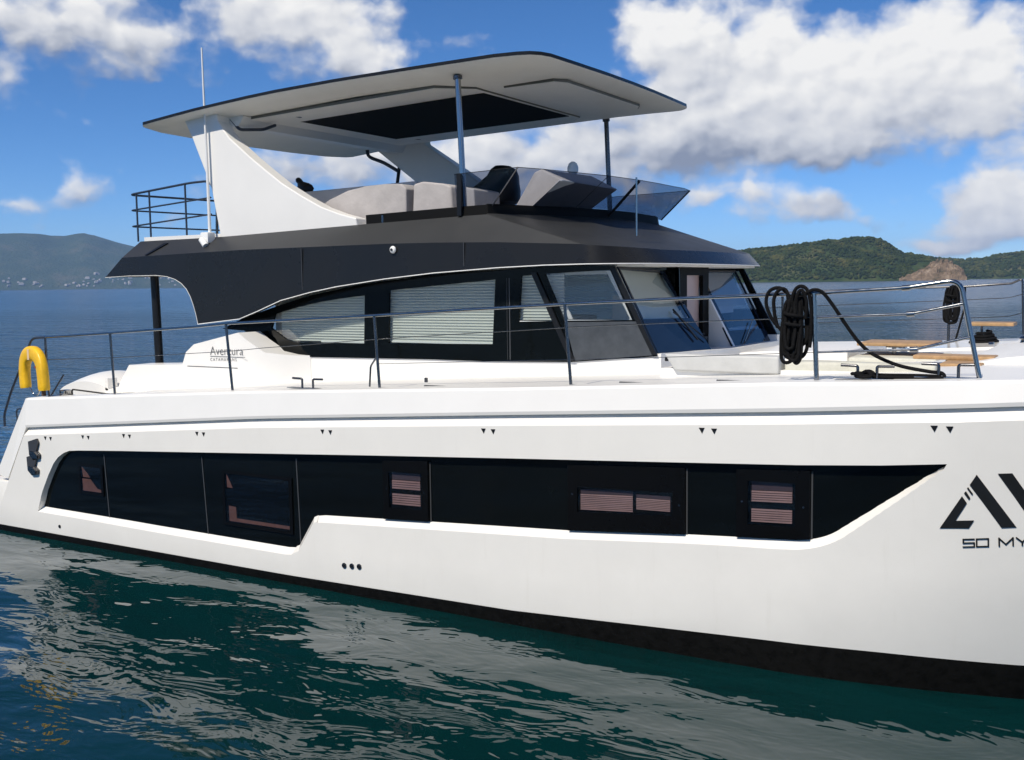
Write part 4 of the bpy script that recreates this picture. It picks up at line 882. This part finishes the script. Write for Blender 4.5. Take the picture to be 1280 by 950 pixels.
P_(tube('whip_antenna', [(-5.955, 1.87, 4.0), (-5.96, 1.87, 5.0), (-5.975, 1.87, 6.54)], [0.022, 0.019, 0.011], whitepl, None, 10))
am = P_(box('antenna_mount', (-6.03, 1.76, 3.90), (-5.88, 1.90, 4.05), whitepl, None, 0.02)); S(tube('mount_knob', [(-5.98, 1.74, 3.95), (-5.88, 1.72, 3.86)], 0.045, whitepl, None, 10), am)
# flybridge aft rail
fr = P_(tube('flybridge_rail', rounded([(-7.74, 6.0, 4.70), (-7.78, 2.02, 4.67), (-6.45, 2.0, 4.765), (-6.05, 2.0, 4.77), (-5.72, 2.0, 4.15)], 0.12), 0.016, navy, None, 8))
for z, dz in ((4.44, 0.10), (4.205, 0.105)):
    S(tube('rail_bar', rounded([(-7.74, 6.0, z + 0.02), (-7.77, 2.02, z), (-6.05, 2.0, z + dz)], 0.08), 0.012, navy, None, 8), fr)
for x, y in ((-7.62, 2.02), (-7.34, 2.02), (-6.56, 2.0), (-7.60, 3.9), (-7.60, 5.6)):
    S(tube('stanchion', [(x, y, 3.98), (x, y, 4.69 + 0.05 * (x + 7.7))], 0.014, navy, None, 8), fr)
P_(tube('stair_rail', [(-5.98, 2.02, 4.0), (-5.95, 2.02, 4.5)], 0.02, dsteel, None, 8)); P_(plate('stair_gate', [(-5.85, 4.0), (-5.62, 4.0), (-5.85, 4.55)], None, xz(2.03), 0.02, blk))

# ------------------------------------------------------------------ flybridge furniture
def prism(name, outl, y0, y1, m, bev=0.03, taper=0.0):
    b = bmesh.new(); A = [b.verts.new((x, y0, z)) for x, z in outl]; B = [b.verts.new((x, y1, z)) for x, z in outl]; nn = len(outl)
    b.faces.new(A); b.faces.new(B[::-1])
    for i in range(nn): b.faces.new((A[i], B[i], B[(i + 1) % nn], A[(i + 1) % nn]))
    if bev: bmesh.ops.bevel(b, geom=list(b.edges), offset=bev, segments=3, profile=0.6, affect='EDGES')
    bmesh.ops.triangulate(b, faces=[f for f in b.faces if len(f.verts) > 4])
    return frombm(name, b, m, None, 40)
P_(prism('lounge_seat', [(-4.75, 3.96), (-2.90, 3.96), (-2.89, 4.50), (-2.95, 4.565), (-3.2, 4.58), (-3.55, 4.57), (-3.85, 4.53), (-4.15, 4.43), (-4.45, 4.28), (-4.75, 4.16)], 2.30, 3.1, cover, 0.02))
P_(prism('lounge_seat', [(-2.80, 3.96), (-2.16, 3.96), (-2.19, 4.49), (-2.30, 4.53), (-2.62, 4.575), (-2.76, 4.55)], 2.28, 3.2, cover, 0.03))
P_(prism('lounge_seat', [(-2.20, 3.96), (-1.98, 3.96), (-2.0, 4.46), (-2.16, 4.50)], 2.5, 3.1, coverl, 0.02))
P_(prism('seat_back', [(-5.7, 3.96), (-3.4, 3.96), (-3.4, 4.70), (-5.7, 4.66)], 3.20, 3.42, coverl, 0.03))
# helm seat under a black cover
def lathe_blob(name, rings, m, parent=None, seg=18):
    b = bmesh.new(); rows = []
    for (cx, cyy, z, rx_, ry_) in rings: rows.append([b.verts.new((cx + rx_ * math.cos(2 * math.pi * j / seg), cyy + ry_ * math.sin(2 * math.pi * j / seg), z)) for j in range(seg)])
    for a, c in zip(rows, rows[1:]):
        for j in range(seg): b.faces.new((a[j], a[(j + 1) % seg], c[(j + 1) % seg], c[j]))
    b.faces.new(rows[0]); b.faces.new(rows[-1]); return frombm(name, b, m, parent, 60)
P_(lathe_blob('helm_seat', [(-2.22, 3.4, 3.96, 0.12, 0.12), (-2.22, 3.4, 4.30, 0.14, 0.14), (-2.28, 3.4, 4.36, 0.36, 0.34), (-2.28, 3.4, 4.50, 0.37, 0.34), (-2.20, 3.4, 4.60, 0.27, 0.30), (-2.13, 3.4, 4.70, 0.19, 0.26), (-2.12, 3.4, 4.78, 0.15, 0.22), (-2.13, 3.4, 4.825, 0.09, 0.14), (-2.13, 3.4, 4.835, 0.03, 0.05)], blk))
# covered helm console: near face lit, front face raked under
def console():
    n_ = [(-1.56, 2.60, 3.96), (-1.50, 2.60, 4.19), (-1.21, 2.62, 4.625), (-1.12, 2.64, 4.66), (-0.80, 2.60, 4.505), (-1.34, 2.60, 4.17), (-1.38, 2.60, 3.96)]
    f_ = [(-1.56, 3.95, 3.96), (-1.50, 3.95, 4.19), (-1.21, 3.93, 4.645), (-1.10, 3.92, 4.68), (-0.72, 3.93, 4.48), (-1.27, 3.90, 4.17), (-1.31, 3.9, 3.96)]
    b = bmesh.new(); A = [b.verts.new(p) for p in n_]; B = [b.verts.new(p) for p in f_]; b.faces.new(A); b.faces.new(B[::-1])
    for i in range(7): b.faces.new((A[i], B[i], B[(i + 1) % 7], A[(i + 1) % 7]))
    bmesh.ops.bevel(b, geom=list(b.edges), offset=0.025, segments=3, profile=0.6, affect='EDGES')
    return frombm('helm_console', b, coverl, None, 40)
hc = P_(console())
gd = P_(lathe_blob('satellite_dome', [(-1.52, 4.2, 4.70, 0.06, 0.06), (-1.52, 4.2, 4.775, 0.06, 0.06), (-1.52, 4.2, 4.78, 0.075, 0.075), (-1.52, 4.2, 4.84, 0.075, 0.075), (-1.52, 4.2, 4.89, 0.055, 0.055), (-1.52, 4.2, 4.915, 0.02, 0.02)], whitepl))
tag(lathe_blob('bundle', [(-5.50, 3.31, 4.672, 0.14, 0.07), (-5.49, 3.31, 4.72, 0.155, 0.08), (-5.50, 3.31, 4.77, 0.13, 0.07), (-5.53, 3.31, 4.80, 0.10, 0.06), (-5.60, 3.31, 4.83, 0.06, 0.05), (-5.62, 3.31, 4.87, 0.045, 0.04), (-5.62, 3.31, 4.89, 0.015, 0.015)], blk), 'small black rounded bundle sitting on the flybridge seat back beside the white arch', 'bundle')

# ------------------------------------------------------------------ deck rails
RAIL = [(-7.42, 2.66), (-7.38, 2.662), (-6.07, 2.735), (-4.46, 2.835), (-3.99, 2.875), (-1.80, 2.98), (-0.89, 3.03), (0.48, 3.10), (1.68, 3.15), (2.78, 3.185), (3.51, 3.225)]
def ry(x): return 0.27 + yh(x, 2.2) * 0.8
rail = P_(tube('deck_rail', [(x, ry(x), z) for x, z in RAIL], 0.0155, steel, None, 10))
S(tube('bow_gate', rounded([(3.51, 0.27, 3.225), (3.90, 0.30, 3.285), (4.06, 0.31, 2.50)], 0.10, 6), 0.019, steel, None, 10), rail)
for xt, zt, xb in ((-7.42, 2.66, -7.40), (-6.09, 2.73, -6.05), (-4.02, 2.87, -3.95), (-1.82, 2.98, -1.77), (0.46, 3.10, 0.52), (2.79, 3.185, 2.82)):
    st_ = S(tube('stanchion', [(xt, ry(xt), zt), (xb, ry(xb), zg(xb) + 0.002)], 0.0155 if xt < 2 else 0.021, dsteel if xt < 2 else steel, None, 10), rail)
S(tube('stanchion_brace', rounded([(-1.79, 0.28, 2.56), (-1.90, 0.29, 2.44), (-1.92, 0.29, 2.22)], 0.03), 0.010, dsteel, None, 6), rail)
S(tube('lifeline', [(x, ry(x), z) for x, z in ((-7.4, 2.36), (-6.07, 2.42), (-3.99, 2.55), (-3.45, 2.60), (-1.8, 2.73), (0.50, 2.88), (1.68, 2.94), (2.81, 2.99), (3.55, 3.02))], 0.004, steel, None, 6), rail)
S(tube('lifeline', [(x, ry(x), z) for x, z in ((-1.78, 2.47), (0.5, 2.575), (1.68, 2.635), (2.82, 2.70), (3.58, 2.74))], 0.003, steel, None, 6), rail)
S(tube('lifeline', [(2.81, 0.27, 2.99), (3.55, 0.27, 3.02)], 0.011, steel, None, 8), rail); S(tube('lifeline', [(2.82, 0.27, 2.70), (3.58, 0.27, 2.74)], 0.009, steel, None, 8), rail)
S(tube('gate_bar', [(3.55, 0.27, 3.02), (3.93, 0.30, 3.10)], 0.013, steel, None, 8), rail); S(tube('gate_bar', [(3.58, 0.27, 2.74), (3.99, 0.30, 2.845)], 0.012, steel, None, 8), rail)
for x, z in ((3.51, 3.225), (3.55, 3.02), (3.58, 2.74)): S(tube('rail_clamp', [(x - 0.03, 0.27, z - 0.002), (x + 0.03, 0.27, z + 0.002)], 0.024, steel, None, 10), rail)
# stern ladder rail
S(tube('stern_rail', rounded([(-8.43, 0.27, 1.40), (-8.43, 0.27, 1.56), (-8.25, 0.27, 1.88), (-7.70, 0.27, 2.645), (-7.42, 0.27, 2.66)], 0.08), 0.017, navy, None, 10), rail)
S(tube('stern_rail', rounded([(-8.46, 0.5, 1.2), (-8.50, 0.5, 1.6), (-8.40, 0.5, 1.63), (-8.32, 0.5, 1.6)], 0.05), 0.012, navy, None, 8), rail)
S(tube('stern_rail', rounded([(-7.75, 0.75, 2.1), (-8.1, 0.75, 1.75), (-8.15, 0.75, 1.4)], 0.1), 0.014, navy, None, 8), rail)
# far side rail
frl = P_(tube('deck_rail', [(x, 7.7, z) for x, z in ((-5, 2.85), (-2, 3.0), (0.57, 3.11), (1.76, 3.15), (2.91, 3.17), (3.52, 3.21))] + rounded([(3.52, 7.7, 3.21), (3.66, 7.7, 3.275), (3.70, 7.7, 2.36)], 0.05)[1:], 0.015, dsteel, None, 8))
for z in (2.98, 2.72): S(tube('lifeline', [(-2, 7.7, z - 0.2), (2.9, 7.7, z), (3.5, 7.7, z + 0.03), (3.67, 7.7, z + 0.08)], 0.005, dsteel, None, 6), frl)
for x in (-2.2, 0.3, 2.72): S(tube('stanchion', [(x, 7.7, zg(x) - 0.14), (x, 7.7, 3.06 + 0.04 * x)], 0.02, dsteel, None, 8), frl)

# cleats
def cleat(x, y, z, ln, m=dsteel):
    c = P_(box('cleat', (x - ln * 0.62, y - 0.045, z), (x + ln * 0.62, y + 0.045, z + 0.008), steel, None, 0.003))
    for s_ in (-1, 1):
        S(tube('cleat_horn', rounded([(x + s_ * ln * 0.18, y, z + 0.006), (x + s_ * ln * 0.18, y, z + 0.105), (x + s_ * ln * 0.5, y, z + 0.108)], 0.02, 4), 0.0125, m, None, 8), c)
    return c
cleat(-2.79, 0.28, zg(-2.79) + 0.002, 0.44); cleat(3.22, 0.30, zg(3.22) + 0.002, 0.42); cleat(3.83, 0.32, zg(3.83) + 0.002, 0.40)
for x0, x1 in ((-1.3, -0.5), (0.95, 1.42), (1.9, 2.25)): P_(box('deck_strip', (x0, 0.42, zg(x0) - 0.01), (x1, 0.44, zg(x0) + 0.008), steel, None))  # thin grey strips along the side deck
P_(tube('deck_filler', [(-1.62, 0.9, zg(-1.62)), (-1.62, 0.9, zg(-1.62) + 0.05)], 0.02, dsteel, None, 10))
P_(tube('deck_filler', [(0.82, 1.86, 2.46), (0.82, 1.86, 2.50)], 0.02, blk, None, 10))
P_(box('stern_bracket', (-7.35, 0.25, 1.865), (-6.95, 0.45, 1.885), dsteel, None)); P_(box('stern_bracket', (-7.20, 0.28, 1.885), (-7.10, 0.40, 1.96), steel, None, 0.01)); P_(tube('stern_bracket', rounded([(-7.02, 0.35, 1.885), (-7.02, 0.35, 1.97), (-6.6, 0.6, 1.90), (-6.45, 0.9, 1.89)], 0.03), 0.012, blk, None, 6))

# foredeck mouldings
P_(prism('foredeck_bench', [(1.0, 2.30), (4.1, 2.42), (4.1, 2.48), (1.02, 2.44)], 1.25, 2.0, gelw, 0.0))
P_(prism('foredeck_coaming', [(0.95, 2.1), (3.62, 2.1), (3.60, 2.22), (3.42, 2.385), (2.8, 2.40), (1.6, 2.355), (0.95, 2.345)], 6.3, 7.3, gelw, 0.02))
P_(prism('sun_lounge_base', [(0.98, 2.2), (2.3, 2.3), (2.3, 2.50), (1.3, 2.47), (1.05, 2.45)], 3.5, 5.6, gelw, 0.02))
P_(prism('bow_deck', [(3.3, 2.3), (5.6, 2.4), (5.6, 2.66), (4.6, 2.62), (4.05, 2.56), (3.6, 2.47)], 2.2, 5.8, gelw, 0.03))
P_(box('deck_hatch_hinge', (2.42, 5.7, 2.40), (2.50, 5.86, 2.52), dsteel, None))
bs = P_(box('bow_seat', (3.06, 7.05, 2.64), (3.63, 7.5, 2.685), teak, None, 0.01)); S(tube('seat_leg', [(3.22, 7.2, 2.36), (3.22, 7.2, 2.64)], 0.016, dsteel, None, 8), bs)
P_(box('bow_fairlead', (3.40, 6.40, 2.26), (3.46, 6.52, 2.46), dsteel, None, 0.01))
wl = P_(lathe_blob('windlass', [(3.95, 5.2, 2.48, 0.08, 0.08), (3.95, 5.2, 2.56, 0.06, 0.06), (3.95, 5.2, 2.58, 0.09, 0.09), (3.95, 5.2, 2.62, 0.05, 0.05)], steel))

# cushions and tables on the foredeck
def cushion(lo, hi, m, label, bev=0.04, slant=0.0):
    b = bmesh.new(); bmesh.ops.create_cube(b, size=1.0)
    for v in b.verts: v.co = Vector([lo[i] + (v.co[i] + 0.5) * (hi[i] - lo[i]) for i in range(3)])
    for v in b.verts:
        if v.co.z > (lo[2] + hi[2]) / 2 and v.co.x < (lo[0] + hi[0]) / 2: v.co.x -= slant
    bmesh.ops.bevel(b, geom=list(b.edges), offset=bev, segments=3, profile=0.6, affect='EDGES')
    bmesh.ops.subdivide_edges(b, edges=[e for e in b.edges if e.calc_length() > 0.2], cuts=4, use_grid_fill=True)
    for v in b.verts:
        q = noise.noise(v.co * 5.0) * 0.008; v.co += Vector((0, q, q))
    o = frombm('cushion', b, m, None, 45); return tag(o, label, 'cushion', 'cushions of the foredeck lounge')
cushion((1.18, 1.20, 2.42), (2.22, 1.42, 2.585), vinyl, 'flat pale grey backrest cushion nearest the windscreen on the foredeck', 0.02, 0.11)
cushion((2.25, 1.28, 2.40), (3.58, 1.55, 2.54), cream, 'wrinkled cream cushion behind the foredeck cleats and mooring line', 0.03)
cushion((2.4, 3.1, 2.36), (3.3, 4.2, 2.46), cream, 'greenish cream seat pad beneath the teak tables', 0.03)
def table(x0, x1, y0, y1, z, zf, th, label, px):
    t_ = tag(empty('teak_table', (px, (y0 + y1) / 2, zf)), label, 'table', 'teak topped tables on the foredeck')
    S(box('tabletop', (x0, y0, z - th), (x1, y1, z), teak, None, 0.012), t_); S(tube('pedestal', [(px, (y0 + y1) / 2, zf), (px, (y0 + y1) / 2, z - th)], 0.024, steel, None, 12), t_)
    S(tube('mounting_plate', [(px, (y0 + y1) / 2, z - th - 0.03), (px, (y0 + y1) / 2, z - th)], 0.09, dsteel, None, 14), t_)
table(2.42, 3.20, 3.4, 4.1, 2.60, 2.25, 0.035, 'largest teak table on a steel post with its top over the sun lounge', 2.75)
table(3.18, 3.92, 2.45, 2.75, 2.545, 2.30, 0.04, 'long narrow teak table whose dark mounting plate shows below the top', 3.55)
table(3.50, 3.86, 2.0, 2.5, 2.505, 2.25, 0.035, 'lowest teak table close behind the bow gate and cleat', 3.7)

# ------------------------------------------------------------------ ropes and lifebuoy
def rope_coil(name, cx, cyy, ztop, zbot, wd, nloop, label, seed, r=0.0155):
    rn = random.Random(seed); pts = []
    for i in range(nloop):
        ww = wd * rn.uniform(0.30, 0.85); zb = zbot + rn.uniform(0, 0.30) * (ztop - zbot); zt = ztop - rn.uniform(0, 0.06) * (ztop - zbot); ox = rn.uniform(-0.16, 0.16) * wd; oy = rn.uniform(-0.05, 0.05)
        for j in range(16):
            a = 2 * math.pi * j / 16; sn, cs = math.sin(a), math.cos(a); zz = (zt + zb) / 2 + (zt - zb) / 2 * cs
            wq = ww * (0.62 + 0.38 * (1 - cs) / 2)
            pts.append((cx + ox + wq / 2 * math.copysign(abs(sn) ** 0.55, sn) + rn.uniform(-0.006, 0.006), cyy + oy + 0.03 * cs, zz))
    b = bmesh.new(); tube_bm(b, spline(pts, 3), r, 7)
    # wrapping turns round the middle, and the knot over the rail
    wr = [(cx + 0.075 * math.cos(a * 0.9), cyy + 0.075 * math.sin(a * 0.9), ztop - (0.10 + 0.012 * a) * (ztop - zbot) / 0.6) for a in range(0, 16)]
    tube_bm(b, spline(wr, 4), r, 7)
    return tag(frombm(name, b, ropem, None, 60), label, 'rope', 'rope coils hung on the rails')
rope_coil('rope_coil', 2.63, 0.26, 3.16, 2.60, 0.27, 14, 'thick black rope coil hung over the near deck rail by a stanchion', 3)
rope_coil('rope_coil', 2.76, 7.68, 3.19, 2.64, 0.24, 9, 'smaller black rope coil hung on the far side rail behind the bow gate', 9)
b = bmesh.new(); lp = []
for lp in ([(2.60, 0.25, 2.78), (2.53, 0.24, 2.88), (2.45, 0.23, 2.98), (2.405, 0.225, 3.10), (2.42, 0.225, 3.19), (2.47, 0.235, 3.23), (2.53, 0.25, 3.225), (2.57, 0.27, 3.17), (2.58, 0.27, 3.05)],
    [(2.50, 0.24, 2.90), (2.475, 0.23, 3.02), (2.47, 0.225, 3.14), (2.51, 0.23, 3.215), (2.56, 0.25, 3.215), (2.60, 0.25, 3.12)],
    [(2.65, 0.25, 3.0), (2.62, 0.23, 3.12), (2.65, 0.225, 3.22), (2.70, 0.235, 3.245), (2.75, 0.24, 3.20), (2.775, 0.25, 3.06), (2.775, 0.25, 2.85), (2.765, 0.25, 2.74)],
    [(2.66, 0.24, 3.02), (2.66, 0.22, 3.15), (2.70, 0.22, 3.215), (2.74, 0.23, 3.12), (2.73, 0.24, 2.98)]):
    tube_bm(b, spline(lp, 5), 0.0155, 7)
tag(frombm('rope_hitch', b, ropem, None, 60), 'loose black rope loops hitched over the near rail on top of the coil', 'rope')
ml = [(2.72, 0.24, 3.18), (2.80, 0.23, 3.215), (2.87, 0.24, 3.19), (2.95, 0.27, 3.08), (3.05, 0.30, 2.92), (3.14, 0.33, 2.79), (3.25, 0.35, 2.69), (3.45, 0.35, 2.605), (3.68, 0.33, 2.565), (3.78, 0.33, 2.555), (3.80, 0.29, 2.525), (3.74, 0.28, 2.515), (3.6, 0.29, 2.515), (3.4, 0.30, 2.51), (3.25, 0.31, 2.515), (3.17, 0.35, 2.53), (3.14, 0.27, 2.54), (3.20, 0.25, 2.52), (3.26, 0.34, 2.53), (3.22, 0.36, 2.55), (3.18, 0.25, 2.54), (3.10, 0.30, 2.53), (3.16, 0.36, 2.53), (3.22, 0.30, 2.555), (3.26, 0.25, 2.52), (3.17, 0.25, 2.51), (3.12, 0.35, 2.52), (3.24, 0.37, 2.52), (3.4, 0.33, 2.525), (3.6, 0.32, 2.53), (3.78, 0.31, 2.53)]
tag(tube('mooring_line', spline(ml, 6), 0.0150, ropem, None, 7), 'black mooring line sagging from the near rail down to two bow cleats', 'rope')
tag(tube('hanging_line', spline([(2.93, 7.66, 3.17), (2.93, 7.66, 2.9), (2.88, 7.66, 2.65), (2.82, 7.66, 2.40)], 5), 0.014, ropem, None, 7), 'single black rope hanging straight down from the far rail beside a coil', 'rope')
b = bmesh.new()
tube_bm(b, spline([(3.28 + 0.22 * math.cos(a * 0.7) * (1 - 0.014 * a), 7.0 + 0.2 * math.sin(a * 0.7), 2.36 + 0.0045 * a) for a in range(0, 48)], 3), 0.020, 6)
tag(frombm('rope_pile', b, ropem, None, 60), 'low black rope pile on the far deck under the small bow seat', 'rope')

def horseshoe():
    root = tag(empty('lifebuoy', (-7.6, 0.2, 1.93)), 'yellow horseshoe lifebuoy strapped open end down on the stern rail', 'lifebuoy')
    ax = [(-0.29, -0.25), (-0.30, -0.1), (-0.29, 0.03), (-0.25, 0.13), (-0.16, 0.205), (-0.03, 0.235), (0.10, 0.225), (0.21, 0.165), (0.265, 0.06), (0.29, -0.07), (0.305, -0.25)]
    pts = spline([(x, 0, z) for x, z in ax], 4); b = bmesh.new(); rings = []
    for i, p in enumerate(pts):
        t_ = (pts[min(i + 1, len(pts) - 1)] - pts[max(i - 1, 0)]).normalized(); nn = Vector((t_.z, 0, -t_.x)); ring = []
        for j in range(16):
            a = 2 * math.pi * j / 16; c_, s_ = math.cos(a), math.sin(a); e = 0.55
            u_ = math.copysign(abs(c_) ** e, c_) * 0.098; v_ = math.copysign(abs(s_) ** e, s_) * 0.058
            k_ = 0.9 if i in (0, len(pts) - 1) else 1.0
            ring.append(b.verts.new(p + (nn * u_ + Vector((0, 1, 0)) * v_) * k_))
        rings.append(ring)
    for a, c in zip(rings, rings[1:]):
        for j in range(16): b.faces.new((a[j], a[(j + 1) % 16], c[(j + 1) % 16], c[j]))
    b.faces.new(rings[0]); b.faces.new(rings[-1])
    rot = Matrix.Rotation(R(-12), 4, 'Z')
    for v in b.verts: v.co = rot @ v.co + Vector((-7.60, 0.20, 2.21))
    S(frombm('float_body', b, yellow, None, 40), root)
    S(box('strap', (-7.63, 0.135, 2.36), (-7.59, 0.152, 2.50), mat('faded_strap', (0.75, 0.55, 0.35), 0.6), None), root)
    S(tube('buckle', [(-7.42, 0.12, 2.27), (-7.42, 0.10, 2.27)], 0.015, mat('red_mark', (0.3, 0.03, 0.02), 0.5), None, 8), root)
    S(tube('holder', rounded([(-7.74, 0.22, 1.98), (-7.66, 0.22, 1.88), (-7.56, 0.22, 1.88), (-7.50, 0.22, 1.99), (-7.42, 0.22, 2.0)], 0.03), 0.010, steel, None, 8), root)
    S(box('strap_end', (-7.40, 0.16, 1.88), (-7.36, 0.2, 1.97), mat('brown_strap', (0.08, 0.05, 0.03), 0.7), None), root)
horseshoe()
